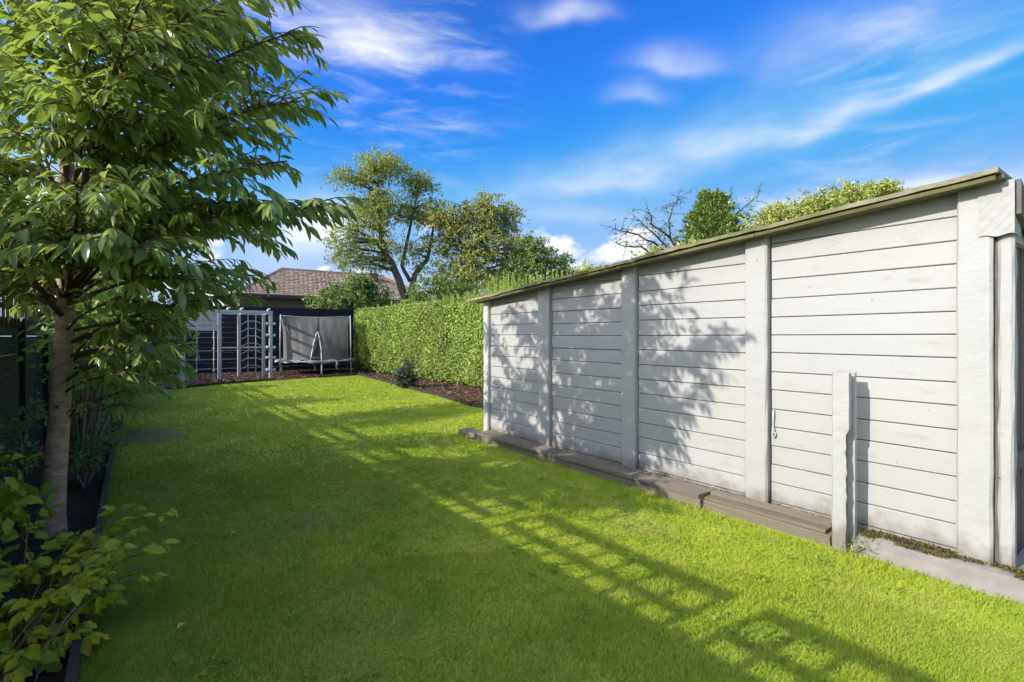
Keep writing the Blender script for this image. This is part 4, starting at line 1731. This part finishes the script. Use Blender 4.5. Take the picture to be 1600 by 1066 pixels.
def shrub_px(name, label, px, Yb, blobs, n, ls, mat, **kw):
    b = Vector((atY(px, 500, Yb).x, Yb, 0))
    bl = []
    for (x, y, rx, rz, w) in blobs:
        p = atY(x, y, Yb)
        s = (p.x * ST + p.y * CT) / F
        bl.append((p - b, (rx * s, rx * s * .9, rz * s), w))
    return bg_tree(name, label, b, [([(0, 0, -.1), (.05, 0, 1.0), (.1, .1, 2.4)], [.14, .11, .06])], bl, n, ls, mat, **kw)


shrub_px('dark_green_tree', 'dense dark green tree sloping down behind the garage roof', 845, 22.5,
         [(828, 392, 34, 30, 1.1), (862, 418, 36, 28, 1.2), (812, 432, 44, 36, 1.2), (880, 440, 36, 20, 1), (780, 450, 44, 26, .9)], 24000, .13, M_DARKLEAF, clump=.5, per=70, nlimb=50)
shrub_px('low_dark_tree', 'low dark shrubby tree filling the gap behind the hedge top', 690, 23.0,
         [(670, 455, 36, 26, 1), (700, 450, 34, 30, 1), (725, 460, 34, 24, 1), (650, 470, 30, 16, .8)], 9000, .13, M_DARKLEAF, clump=.45, per=70, nlimb=30)
shrub_px('rounded_bush_tree', 'rounded green bush in front of the tiled roof', 545, 25.0,
         [(545, 462, 48, 24, 1.5), (575, 458, 34, 26, 1), (510, 470, 34, 16, .9), (590, 474, 30, 18, .7), (560, 445, 26, 14, .7)], 12000, .13, M_DARKLEAF, clump=.4, per=70, nlimb=30)
shrub_px('far_yellow_tree', 'small yellowish tree low over the middle of the garage roof', 915, 34.0,
         [(905, 428, 30, 14, 1), (935, 424, 26, 12, 1), (890, 436, 20, 16, .8)], 5000, .2, M_YELLOWT, clump=.55, per=60, nlimb=20)


# conifer over the garage roof
def conifer():
    Yb = 11.0
    b = Vector((atY(1112, 500, Yb).x, Yb, 0))
    top = atY(1112, 296, Yb)
    Zc = top.x * ST + top.y * CT
    s = Zc / F
    ob = empty('conifer_tree', b, 'pointed green conifer standing above the garage roof', 'tree')
    m_ = MB()
    m_.tube([b + V3(0, 0, -.1), b + V3(0, 0, top.z * .5), b + V3(0, 0, top.z - .2)], [.22, .15, .03], 8)
    m_.build('trunk', M_BARKGREY, ob, smooth=True)
    Hh = top.z
    P, D, Nn = [], [], []
    mb = MB()
    for k in range(560):
        t = random.random() ** .8                       # 0 top .. 1 low
        z = Hh * (1 - .62 * t) - .1
        rad = (9 + 84 * t ** .8) * s * random.uniform(.75, 1.12)
        a = random.uniform(0, 6.283)
        tip = V3(math.cos(a) * rad, math.sin(a) * rad, z + .10 * rad)
        st_ = V3(0, 0, z - .25 * rad)
        if k % 3 == 0:
            mb.tube([b + st_, b + tip], [.02, .006], 4)
        d = (tip - st_).normalized()
        for j in range(46):
            f = random.uniform(.35, 1.0)
            p = st_.lerp(tip, f)
            o = Vector((random.gauss(0, 1), random.gauss(0, 1), random.gauss(0, .6))) * .13 * (1.3 - f)
            P.append(p + o)
            dd = d + Vector((random.gauss(0, .5), random.gauss(0, .5), random.gauss(.25, .4)))
            D.append(dd)
            Nn.append((random.gauss(0, .6), random.gauss(0, .6), 1))
    tag(mb.build('limbs', M_BARKGREY, ob), kind='stuff')
    P, D, Nn = np.array([tuple(p) for p in P]), np.array([tuple(p) for p in D]), np.array(Nn)
    ln = rng.uniform(.10, .20, len(P))
    me = leaf_mesh('crown', P, D, Nn, ln, ln * .36, T_DIA)
    tag(link('crown', me, M_CONIFER, ob), kind='stuff')


conifer()


def bare_tree():
    Yb = 11.6
    b = Vector((atY(1060, 500, Yb).x, Yb, 0))
    ob = empty('bare_tree', b, 'sparse bare branched tree reaching out on both sides of the conifer', 'tree')
    rp = lambda px, py, dy=0: atY(px, py, Yb + dy) - b
    m_ = MB()
    m_.tube([b + V3(0, 0, -.1), b + rp(1062, 430), b + rp(1058, 400)], [.12, .08, .05], 7)
    m_.build('trunk', M_BARKGREY, ob, smooth=True)
    arms = [[(1058, 405), (1020, 380), (985, 362), (962, 358)], [(1050, 398), (1030, 375), (1000, 345)], [(1058, 400), (1045, 360), (1052, 320), (1060, 310)], [(1055, 410), (1000, 388), (966, 382)],
            [(1062, 400), (1110, 370), (1155, 330), (1185, 305)], [(1100, 378), (1150, 345), (1142, 312)], [(1045, 372), (1020, 350), (1014, 332)], [(1150, 335), (1170, 345), (1180, 340)]]
    P, D = [], []
    for ar in arms:
        m_ = MB()
        pts = [rp(x, y, random.uniform(-.2, .2)) for x, y in ar]
        fine = []
        for i in range(len(pts) - 1):
            for t in (0, .33, .66):
                fine.append(pts[i].lerp(pts[i + 1], t) + Vector((random.uniform(-1, 1), random.uniform(-1, 1), random.uniform(-1, 1))) * .05)
        fine.append(pts[-1])
        n = len(fine)
        m_.tube([b + p for p in fine], [.045 * (1 - .75 * i / n) for i in range(n)], 5)
        for i in range(1, n):
            for q in range(3):
                e = fine[i] + Vector((random.gauss(0, .35), random.gauss(0, .3), random.gauss(.12, .3)))
                m_.tube([b + fine[i], b + fine[i].lerp(e, .5) + V3(0, 0, .04), b + e], [.012, .009, .005], 4)
                for j in range(9):
                    P.append(fine[i].lerp(e, random.uniform(.3, 1.05)) + Vector((random.gauss(0, .05), random.gauss(0, .05), random.gauss(0, .05))))
                    D.append((random.gauss(0, 1), random.gauss(0, 1), -.4))
        m_.build('limb', M_BARKGREY, ob, smooth=True)
    P, D = np.array([tuple(p) for p in P]), np.array(D)
    Nn = rng.normal(0, .5, (len(P), 3)) + np.array([0, 0, 1])
    ln = rng.uniform(.05, .11, len(P))
    tag(link('crown', leaf_mesh('crown', P, D, Nn, ln, ln * .55, T_DIA), M_DARKLEAF, ob), kind='stuff')


bare_tree()
Yr = 8.5
shrub_px('yellow_green_tree', 'wide yellow green bushy tree above the near garage roof', 1300, Yr,
         [(1215, 345, 36, 22, 1), (1265, 330, 42, 24, 1.3), (1320, 312, 42, 20, 1.3), (1375, 300, 32, 18, 1), (1300, 350, 60, 24, 1.5), (1390, 330, 40, 20, 1), (1200, 372, 40, 20, .8), (1090, 395, 40, 18, .7), (1020, 405, 22, 10, .3)],
         30000, .15, M_YELLOWT, clump=.55, per=60, nlimb=80, leaf_w=.38)


# ------------------------------------------------------------------ house beyond the fence
def house():
    Yh = 40.0
    eL, eR = atY(400, 462, Yh), atY(640, 462, Yh)
    ez = 4.35
    yr_ = Yh + 4.2
    r0 = atY(440, 421, yr_)
    rz = r0.z
    r1x = atY(600, 428, yr_).x
    ho = empty('house', ((eL.x + eR.x) / 2, Yh + 4, 0), 'far bungalow with brown tiled hipped roof beyond the back fence', 'house')
    x0, x1 = r0.x - 4.0, r1x + 4.0
    yb_ = yr_ + (yr_ - Yh)
    m_ = MB()
    m_.box(x0 + .4, x1 - .4, Yh + .4, yb_ - .4, -.05, ez - .02)
    m_.build('wall', M_BRICK, ho)
    for k in range(5):
        wx = x0 + 1.6 + k * 2.6
        if wx + 1.4 > x1 - .6:
            break
        m_ = MB()
        m_.box(wx, wx + 1.4, Yh + .34, Yh + .396, 1.3, 2.7)
        w_ = m_.build('window', M_WHITEPL, ho)
        m_ = MB()
        m_.box(wx + .08, wx + 1.32, Yh + .325, Yh + .337, 1.38, 2.62)
        m_.build('pane', M_MAT, w_)
    A, B, C_, D_ = V3(x0, Yh, ez), V3(x1, Yh, ez), V3(r1x, yr_, rz), V3(r0.x, yr_, rz)
    A2, B2 = V3(x0, yb_, ez), V3(x1, yb_, ez)
    m_ = MB()
    dn = V3(0, 0, -.08)
    m_.add([A + dn, B + dn, C_ + dn, D_ + dn, A2 + dn, B2 + dn], [(0, 1, 2, 3), (1, 5, 2), (5, 4, 3, 2), (4, 0, 3), (0, 4, 5, 1)])
    rf = m_.build('roof', M_TILE, ho)
    # tiles on the two visible slopes: real overlapping pieces, joined
    def slope(a, b, c, d, nm, nrow):
        mb = MB()
        for r in range(nrow):
            f0, f1 = r / nrow, min(1.0, (r + 1.18) / nrow)
            l0, l1 = a.lerp(d, f0), b.lerp(c, f0)
            u0, u1 = a.lerp(d, f1), b.lerp(c, f1)
            w = (l1 - l0).length
            nt_ = max(1, int(w / .36))
            nrm = (b - a).cross(d - a).normalized()
            for i in range(nt_):
                s0, s1 = (i + .03 + .5 * (r % 2)) / (nt_ + .5), (i + .97 + .5 * (r % 2)) / (nt_ + .5)
                p = [l0.lerp(l1, s0), l0.lerp(l1, s1), u0.lerp(u1, s1), u0.lerp(u1, s0)]
                h0, h1 = nrm * .075, nrm * .02
                vs = [p[0] + h0, p[1] + h0, p[2] + h1, p[3] + h1, p[0], p[1]]
                mid = (p[0] + p[1]) / 2 + nrm * .10
                mid2 = (p[2] + p[3]) / 2 + nrm * .045
                vs += [mid, mid2]
                mb.add(vs, [(0, 6, 7, 3), (6, 1, 2, 7), (4, 5, 1, 6, 0)], random.random())
        tag(mb.build(nm, M_TILE, rf), kind='stuff')
    slope(A, B, C_, D_, 'roof_tiles', 17)
    slope(A2, A, D_, D_, 'hip_tiles', 17)
    for (p, q) in ((D_, C_), (A, D_), (B, C_)):
        m_ = MB()
        m_.tube([p + V3(0, 0, .03), q + V3(0, 0, .03)], .13, 7)
        m_.build('ridge_tile', M_TILE, rf)
    m_ = MB()
    m_.beam(A + V3(0, -.03, -.12), B + V3(0, -.03, -.12), .05, .2)
    m_.build('fascia', M_FASCIA, ho)
    cxy = atY(583, 440, yr_ - 1.0)
    m_ = MB()
    m_.box(cxy.x - .35, cxy.x + .35, yr_ - 1.3, yr_ - .7, rz - 2.0, rz - .1 + .2)
    m_.build('chimney', M_BRICK, rf)


house()


# ------------------------------------------------------------------ cherry tree by the left border
def leaf_parts(parent, P, D, Nn, Ln, Wd, mat, tpl, cap=300, name='leaf', variants=3, off=(0, 0, 0), R=None, stuff_name='foliage', visible=True):
    """the `cap` leaves that show largest become parts, the rest one mesh"""
    Q = P + np.array(off)
    Z = Q[:, 0] * ST + Q[:, 1] * CT
    X = Q[:, 0] * CT - Q[:, 1] * ST
    vis = (np.abs(X) < Z * .98) & (np.abs(Q[:, 2] - H) < Z * .64) & (Z > .3)
    sc_ = np.where(vis, Ln / np.maximum(Z, .3), 0)
    idx = np.argsort(-sc_)[:cap]
    idx = idx[sc_[idx] > 0]
    rest = np.ones(len(P), bool)
    rest[idx] = False
    meshes = []
    for v in range(variants):
        me = leaf_mesh(name, np.zeros((1, 3)), np.array([[1., 0, 0]]), np.array([[0., 0, 1.]]), np.array([1.0]), np.array([1.0]), tpl, (0, 0, 0), np.array([v / variants * .3]))
        me.materials.append(mat)
        meshes.append(me)
    Dn = norm(D)
    B = norm(np.cross(Nn, Dn))
    N2 = np.cross(Dn, B)
    for i in idx:
        o = bpy.data.objects.new(name, meshes[i % variants])
        COL.objects.link(o)
        o.parent = parent
        m = Matrix(((Dn[i, 0] * Ln[i], B[i, 0] * Wd[i], N2[i, 0] * Ln[i], P[i, 0]), (Dn[i, 1] * Ln[i], B[i, 1] * Wd[i], N2[i, 1] * Ln[i], P[i, 1]), (Dn[i, 2] * Ln[i], B[i, 2] * Wd[i], N2[i, 2] * Ln[i], P[i, 2]), (0, 0, 0, 1)))
        o.matrix_basis = m
    if rest.any():
        me = leaf_mesh(stuff_name, P[rest], D[rest], Nn[rest], Ln[rest], Wd[rest], tpl, (0, 0, 0), None if R is None else R[rest])
        tag(link(stuff_name, me, mat, parent), kind='stuff')


def cherry():
    base = gp(80, 838)
    base.z = 0
    Zt = base.x * ST + base.y * CT
    tp = [cw(78, 845, Zt), cw(84, 760, Zt), cw(93, 650, Zt), cw(99, 550, Zt), cw(104, 450, Zt), cw(106, 330, Zt), cw(104, 200, Zt), cw(106, 60, Zt), cw(112, -80, Zt), cw(110, -170, Zt)]
    tr = [.082, .068, .059, .054, .050, .042, .036, .028, .018, .01]
    ob = empty('cherry_tree', base, 'leafy young cherry tree with banded brown trunk by left fence', 'tree')
    fine, fr = [], []
    for i in range(len(tp) - 1):
        for t in (0, .25, .5, .75):
            fine.append(tp[i].lerp(tp[i + 1], t))
            fr.append((tr[i] + (tr[i + 1] - tr[i]) * t) * (1 + random.uniform(-.035, .05)))
    fine.append(tp[-1])
    fr.append(tr[-1])
    fr[0] *= 1.25
    fr[1] *= 1.1
    m_ = MB()
    m_.tube(fine, fr, 14)
    m_.build('trunk', M_CHERRYBARK, ob, smooth=True)

    def trunk_at(z):
        for i in range(len(fine) - 1):
            if fine[i + 1].z >= z:
                f = (z - fine[i].z) / (fine[i + 1].z - fine[i].z)
                return fine[i].lerp(fine[i + 1], f), fr[i]
        return fine[-1], fr[-1]
    limbs = []
    camdir = math.atan2(-base.y, -base.x)
    right = Vector((CT, -ST, 0))
    fwd = Vector((ST, CT, 0))
    # limbs that the photograph shows, by their tip pixels (start pixel row, tip pixel, depth change)
    shown = [(600, 225, 520, .1), (480, 300, 330, -.3), (420, 430, 330, -.25), (430, 548, 318, -.5), (380, 480, 240, -.2), (330, 512, 140, -.45), (300, 440, 160, .2), (250, 465, 50, -.2), (200, 420, -20, -.3),
             (150, 330, -60, .2), (520, 330, 500, .2), (560, 262, 560, .4), (650, 205, 610, .2), (450, 390, 430, .3), (480, 300, 440, -.5), (380, 200, 330, -.9), (300, 250, 180, -.8), (260, 40, 220, -.8),
             (350, 20, 380, -.7), (430, -40, 440, -.4), (220, 150, 60, -.9), (160, 260, -40, -.6), (120, 30, -80, -.5), (280, 360, 130, .6), (360, 430, 380, .9), (200, 330, 30, .7), (100, 200, -160, .1), (440, 160, 380, .9),
             (300, -60, 250, .2), (180, -90, 60, .1), (60, 120, -200, -.3), (60, 20, -190, .4), (90, 260, -150, .8), (400, 360, 270, -.7), (340, 340, 200, -.6), (250, 300, 90, -.3), (460, 240, 390, -.9), (400, 110, 390, -1.0),
             (600, 255, 555, -.1), (620, 190, 590, -.2), (560, 300, 545, .15), (540, 345, 470, .1), (660, 165, 640, .1), (600, 150, 520, .3), (520, 200, 470, -.2), (480, 260, 400, .1), (580, 225, 575, .5), (540, 305, 505, .5)]
    for (py0, tx, ty, dz) in shown:
        z0 = H - (py0 - HY) / F * Zt
        p, r = trunk_at(z0)
        tip = cw(tx, ty, Zt + dz)
        limbs.append((p, r, tip))
    for k in range(16):                       # back and left side, for the shade and other views
        z0 = random.uniform(1.5, 3.6)
        p, r = trunk_at(z0)
        a = random.uniform(0, 6.283)
        ln = random.uniform(1.0, 1.8)
        tip = p + Vector((math.cos(a) * ln, math.sin(a) * ln, random.uniform(.3, .9)))
        limbs.append((p, r, tip))
    for (dx, dy, dz) in ((.5, -1.9, 3.0), (.9, -2.1, 3.3), (.2, -2.2, 3.6), (.8, -1.7, 3.7), (.9, -1.2, 3.9), (.6, .9, 3.8), (.9, 1.5, 3.3), (.3, 1.7, 3.0), (.6, -1.5, 4.1), (.2, -.6, 4.4), (.4, .6, 4.3)):
        p, r = trunk_at(dz - 1.1)
        limbs.append((p, r, base + Vector((dx, dy, dz))))
    LIMY = [-400, 0, 60, 150, 240, 310, 330, 400, 480, 498, 560, 600, 650]
    LIMX = [440, 445, 480, 522, 480, 555, 515, 435, 385, 262, 300, 280, 200]
    for (tx, ty, dz) in ((15, 90, -.2), (-30, 150, -.4), (30, 300, -.5), (50, 190, .3), (-20, 250, .2), (70, 20, .2), (10, 10, -.4), (40, 380, -.4), (-10, 400, .1), (25, 430, -.1), (55, 445, -.2), (-20, 440, .3), (10, 465, .3), (60, 410, .4), (150, 160, -.9), (120, 300, -1.0), (60, 120, -.8)):
        p, r = trunk_at(H - (min(ty + 170, 480) - HY) / F * Zt)
        limbs.append((p, r, cw(tx, ty, Zt + dz)))

    def project(q):
        Z = q.x * ST + q.y * CT
        return (q.x * CT - q.y * ST) / Z * F + 800, HY - (q.z - H) / Z * F
    trimmed = []
    for (p, r, tip) in limbs:
        for k in range(12):
            X_, Y_ = project(tip)
            if X_ <= np.interp(Y_, LIMY, LIMX) - 6:
                break
            tip = p.lerp(tip, .92)
        trimmed.append((p, r, tip))
    limbs = trimmed
    P, D, Nn, Ln = [], [], [], []
    tw = MB()

    def leaves_on(path, dens, start=.15):
        L = sum((path[i + 1] - path[i]).length for i in range(len(path) - 1))
        n = max(2, int(L * dens))
        for j in range(n):
            f = start + (1 - start) * (j + random.random() * .6) / n
            k = min(int(f * (len(path) - 1)), len(path) - 2)
            t = f * (len(path) - 1) - k
            p = path[k].lerp(path[k + 1], min(t, 1))
            td = (path[k + 1] - path[k]).normalized()
            side = td.cross(Vector((0, 0, 1)))
            side = side.normalized() if side.length > .05 else Vector((1, 0, 0))
            sg = 1 if j % 2 else -1
            d = td * .75 + side * sg * random.uniform(.25, .7) + Vector((random.gauss(0, .18), random.gauss(0, .18), random.uniform(-.95, -.15)))
            nn = Vector((random.gauss(-.1, .5), random.gauss(0, .5), 1)) + side * sg * .35
            P.append(p)
            D.append(d)
            Nn.append(nn)
            Ln.append(random.choice((random.uniform(.06, .11), random.uniform(.09, .15))))
    for (p, r, tip) in limbs:
        L = (tip - p).length
        mid = p.lerp(tip, .5) + Vector((random.uniform(-.08, .08), random.uniform(-.08, .08), .14 * L))
        path = bez(p, mid, tip, 12)
        r0 = min(r * .40, .005 + .008 * L) * random.uniform(.75, 1.15)
        m_ = MB()
        m_.tube(path, [r0 * (1 - .85 * i / 11) + .0015 for i in range(12)], 7)
        m_.build('limb', M_TWIG, ob, smooth=True)
        leaves_on(path[6:], 30, 0)
        ntw = max(4, int(L * 16))
        for k in range(ntw):
            f = random.uniform(.25, .98)
            i = min(int(f * 11), 10)
            b = path[i].lerp(path[i + 1], f * 11 - i)
            td = (path[i + 1] - path[i]).normalized()
            side = td.cross(Vector((0, 0, 1)))
            side = side.normalized() if side.length > .05 else Vector((1, 0, 0))
            a = random.choice((-1, 1)) * random.uniform(.4, 1.15)
            d = (td * math.cos(a) + side * math.sin(a) + Vector((0, 0, random.uniform(-.25, .5)))).normalized()
            l = random.uniform(.22, .58) * (1.15 - .45 * f)
            e = b + d * l + Vector((0, 0, -.12 * l))
            pth = bez(b, b + d * l * .55 + Vector((0, 0, .05)), e, 5)
            tw.tube(pth, [.0042, .0036, .003, .0024, .0016], 4)
            leaves_on(pth, 33, .1)
    tag(tw.build('twigs', M_TWIG, ob), kind='stuff')
    Pn = np.array([tuple(p - base) for p in P])
    Dn, Nn_ = np.array([tuple(d) for d in D]), np.array([tuple(n) for n in Nn])
    Ln_ = np.array(Ln)
    # keep the trunk in view: drop leaves in front of the bare lower trunk
    Q = Pn + np.array(base)
    Zq = Q[:, 0] * ST + Q[:, 1] * CT
    Xq = (Q[:, 0] * CT - Q[:, 1] * ST) / Zq * F + 800
    Yq = HY - (Q[:, 2] - H) / Zq * F
    bad = (Yq > np.where(Xq < 75, 485, 430)) & (Xq < 118) & (Zq < Zt + .1) | (Yq > 640)
    # and keep the crown inside the outline of the photograph on the lawn side
    lim = np.interp(Yq, LIMY, LIMX) + 14
    bad |= Xq > lim
    k = ~bad
    Pn, Dn, Nn_, Ln_ = Pn[k], Dn[k], Nn_[k], Ln_[k]
    print('cherry leaves', len(Pn))
    leaf_parts(ob, Pn, Dn, Nn_, Ln_, Ln_ * rng.uniform(.25, .37, len(Ln_)), M_CHERRY, T_LONG, 300, off=tuple(base), R=rng.random(len(Pn)) * .97)


cherry()


# ------------------------------------------------------------------ rest of the left border
s2 = gp(136, 752)
bush('multi_stem_shrub', 'tall many stemmed shrub right behind the cherry trunk', 'shrub', (s2.x - .05, s2.y, 0), [((.15, .1, 1.5), (.5, .8, .35), 1), ((.15, .3, 1.15), (.45, .7, .3), .8), ((0, 0, 1.9), (.4, .7, .3), .7)], 1500, .10, M_SHRUB, 14, .5, T_LONG, clump=.25, stem_r=.022)
# leaning thicker stem beside it
bush('leafy_border_shrub', 'leafy green shrub half way along the left border', 'shrub', (-.42, 8.6, 0), [((.15, 0, 1.6), (.5, .8, .6), 1), ((.1, .2, .8), (.4, .7, .4), .7), ((0, -.1, 2.3), (.45, .6, .45), .7)], 4200, .09, M_SHRUB, 12, .5, clump=.28, stem_r=.02)
bush('tall_border_shrub', 'tall shrub beyond the spiky plant in the left border', 'shrub', (-.40, 12.0, 0), [((.1, 0, 1.3), (.5, .9, .6), 1), ((.1, .2, .5), (.45, .9, .35), .7), ((0, 0, 1.9), (.4, .6, .4), .6)], 4200, .10, M_SHRUB, 8, .5, clump=.3)
bush('end_border_shrub', 'shrub at the far end of the left border', 'shrub', (-.25, 15.3, 0), [((.1, 0, 1.1), (.55, .9, .6), 1), ((.2, .1, .45), (.5, .8, .35), .7)], 3600, .11, M_DARKLEAF, 8, .5, clump=.3)
bush('low_ground_shrub', 'low small leaved shrub beside the plank edging', 'shrub', (-.36, 6.1, 0), [((.05, 0, .25), (.22, .35, .14), 1), ((.1, .3, .38), (.18, .3, .16), .6)], 900, .045, M_SMALLLEAF, 10, .5, clump=.12)
bush('fence_climber', 'thin small leaved climber against the left fence beside the trunk', 'plant', (-.70, 5.45, 0), [((0, 0, .45), (.08, .25, .30), 1), ((.03, .1, .8), (.07, .22, .2), .8)], 420, .055, M_SMALLLEAF, 6, .5, T_LONG, clump=.14)
bush('dark_foot_shrub', 'dark small leaved shrub low in front of the many stemmed shrub', 'shrub', (-.40, 7.5, 0), [((.02, 0, .28), (.2, .55, .25), 1)], 1400, .045, M_SMALLLEAF, 6, .5, clump=.14)


def spiky(name, label, base, n, L, mat):
    ob = empty(name, base, label, 'plant')
    b = Vector(base)
    m_ = MB()
    h = .75
    m_.tube([b + V3(0, 0, -.02), b + V3(.02, .02, h * .6), b + V3(.03, 0, h)], [.05, .045, .04], 8)
    m_.build('stem', M_STEM, ob, smooth=True)
    V, Fa, R = [], [], []
    for k in range(n):
        a = random.uniform(0, 6.283)
        el = random.uniform(-.35, 1.25)
        d = Vector((math.cos(a) * math.cos(el), math.sin(a) * math.cos(el), math.sin(el)))
        l = L * random.uniform(.6, 1.1)
        s0 = V3(.03, 0, h - random.uniform(0, .35))
        sd = d.cross(V3(0, 0, 1))
        sd = sd.normalized() if sd.length > .1 else V3(1, 0, 0)
        w = random.uniform(.006, .013)
        i0 = len(V)
        for j in range(5):
            t = j / 4
            p = s0 + d * l * t + V3(0, 0, -.35 * l * t * t * math.cos(el))
            ww = w * (1 - t) ** .6
            V += [tuple(p - sd * ww), tuple(p + sd * ww)]
            R += [random.random()] * 2
        for j in range(4):
            q = i0 + 2 * j
            Fa.append((q, q + 1, q + 3, q + 2))
    me = big_mesh('blades', np.array(V), np.array(Fa), np.array(R))
    tag(link('blades', me, mat, ob), kind='stuff')


spiky('spiky_plant', 'spiky plant with long thin arching leaves leaning over the lawn', (-.30, 9.6, 0), 190, .95, M_SPIKE)
spiky('spiky_plant', 'taller pale spiky plant further along the left border', (-.22, 13.4, 0), 170, 1.15, M_SPIKE)

# neighbour's slim tree beyond the left fence: seen through the cherry, shades the far lawn
bn = Vector((-2.6, 9.3, 0))
bg_tree('slim_tree', 'slim small leaved tree beyond the left fence seen through cherry branches', bn,
        [([(0, 0, -.1), (.05, 0, 1.5), (.1, .1, 3.0), (.1, .1, 4.4)], [.10, .08, .05, .02])],
        [((.1, 0, 3.6), (1.0, .9, .8), 1), ((.1, .2, 4.3), (.7, .8, .5), .7), ((.3, -.3, 3.0), (.9, .8, .5), .7)], 5200, .075, M_YELLOWT, clump=.35, per=40, nlimb=60, limb_r=.03)


# ------------------------------------------------------------------ bramble-like plant in the near left corner
def bramble():
    base = Vector((-.36, 3.0, 0))
    ob = empty('bramble_plant', base, 'sprawling bramble with green and yellowing leaves at near left', 'plant')
    tips = [(268, 800, 2.75), (215, 790, 2.9), (250, 850, 2.7), (190, 850, 2.7), (230, 900, 2.65), (165, 830, 2.8), (120, 850, 2.7), (150, 900, 2.5), (90, 880, 2.5), (40, 900, 2.4), (20, 830, 2.8), (50, 800, 3.0), (10, 960, 2.2), (70, 960, 2.3),
            (120, 960, 2.35), (130, 1000, 2.25), (100, 1020, 2.2), (30, 1010, 2.1), (5, 1050, 2.0), (60, 910, 2.5), (175, 940, 2.45), (10, 890, 2.4)]
    tips += [(random.uniform(-40, 140), random.uniform(900, 1090), random.uniform(1.95, 2.35)) for _ in range(15)] + [(random.uniform(60, 200), random.uniform(830, 930), random.uniform(2.4, 2.8)) for _ in range(8)]
    G_, Yl = [], []
    for i, (px, py, Z) in enumerate(tips):
        tip = cw(px, py, Z)
        st = base + Vector((random.uniform(-.12, .08), random.uniform(-.25, .45), 0))
        L = (tip - st).length
        mid = st.lerp(tip, .55) + Vector((0, 0, .22 * L + .08))
        path = bez(st, mid, tip, 9)
        m_ = MB()
        m_.tube(path, [.0055 - .00045 * j for j in range(9)], 5)
        m_.build('cane', M_CANE, ob, smooth=True)
        yellowish = px < 190 and i not in (10, 11)
        n = random.randint(5, 7)
        for j in range(n):
            f = .45 + .55 * (j + .6) / n
            k = min(int(f * 8), 7)
            p = path[k].lerp(path[k + 1], f * 8 - k)
            td = (path[k + 1] - path[k]).normalized()
            side = td.cross(V3(0, 0, 1)).normalized()
            sg = 1 if j % 2 else -1
            pd = (td * .6 + side * sg * .8 + V3(0, 0, random.uniform(-.1, .3))).normalized()
            q = p + pd * random.uniform(.02, .05)
            for m in range(3):
                aa_ = (-.9, 0, .9)[m]
                d = (pd * math.cos(aa_) + pd.cross(V3(0, 0, 1)).normalized() * math.sin(aa_) + V3(0, 0, random.uniform(-.55, -.05)))
                nn = V3(random.gauss(0, .35), random.gauss(-.25, .35), 1)
                ln = random.uniform(.050, .088) * (1.2 if m == 1 else .8)
                (Yl if (yellowish and random.random() < .58) or random.random() < .06 else G_).append((q, d, nn, ln))
    for arr, mat, cap, nm in ((G_, M_RASP, 200, 'leaf'), (Yl, M_RASPY, 100, 'leaf')):
        P = np.array([tuple(a[0] - base) for a in arr])
        D = np.array([tuple(a[1]) for a in arr])
        Nn = np.array([tuple(a[2]) for a in arr])
        L = np.array([a[3] for a in arr])
        leaf_parts(ob, P, D, Nn, L, L * rng.uniform(.48, .66, len(L)), mat, T_SER, cap, nm, off=tuple(base), stuff_name='more_leaves')


bramble()
bush('nettle_plant', 'upright green leafy plant against the fence at the left edge', 'plant', (-.62, 3.75, 0), [((0, 0, .55), (.12, .2, .2), 1), ((.05, .1, .3), (.12, .2, .15), .6)], 120, .10, M_RASP, 5, .6, T_SER, clump=.2)

# ------------------------------------------------------------------ fallen leaves and weeds
fl = leaf_mesh('fallen_leaf', np.zeros((1, 3)), np.array([[1., 0, 0]]), np.array([[0., 0, 1.]]), np.array([.05]), np.array([.026]), T_LONG, (0, 0, 0), np.array([.2]))
fl.materials.append(M_FALLEN)
spots = [(402, 790), (250, 790), (282, 738), (225, 742), (262, 772), (195, 780), (330, 700), (310, 765), (455, 700), (240, 755), (290, 820), (360, 840), (300, 860), (420, 640), (380, 720), (545, 735), (285, 985), (212, 775), (185, 800)]
for (x, y) in spots:
    p = gp(x, y)
    if p.x < -.1:
        continue
    o = bpy.data.objects.new('fallen_leaf', fl)
    COL.objects.link(o)
    o.location = (p.x, p.y, .036)
    o.rotation_euler = (random.uniform(-.2, .2), random.uniform(-.2, .2), random.uniform(0, 6.28))
    tag(o, 'small yellow fallen leaf lying on the lawn', 'leaf', 'fallen leaves scattered on the lawn')
bush('weed_tuft', 'small weedy tuft at the foot of the concrete post', 'weed', (3.74, 1.30, 0), [((0, 0, .03), (.05, .04, .03), 1)], 90, .035, M_HEDGE, 2, .2, clump=.08)
print('objects', len(bpy.data.objects))
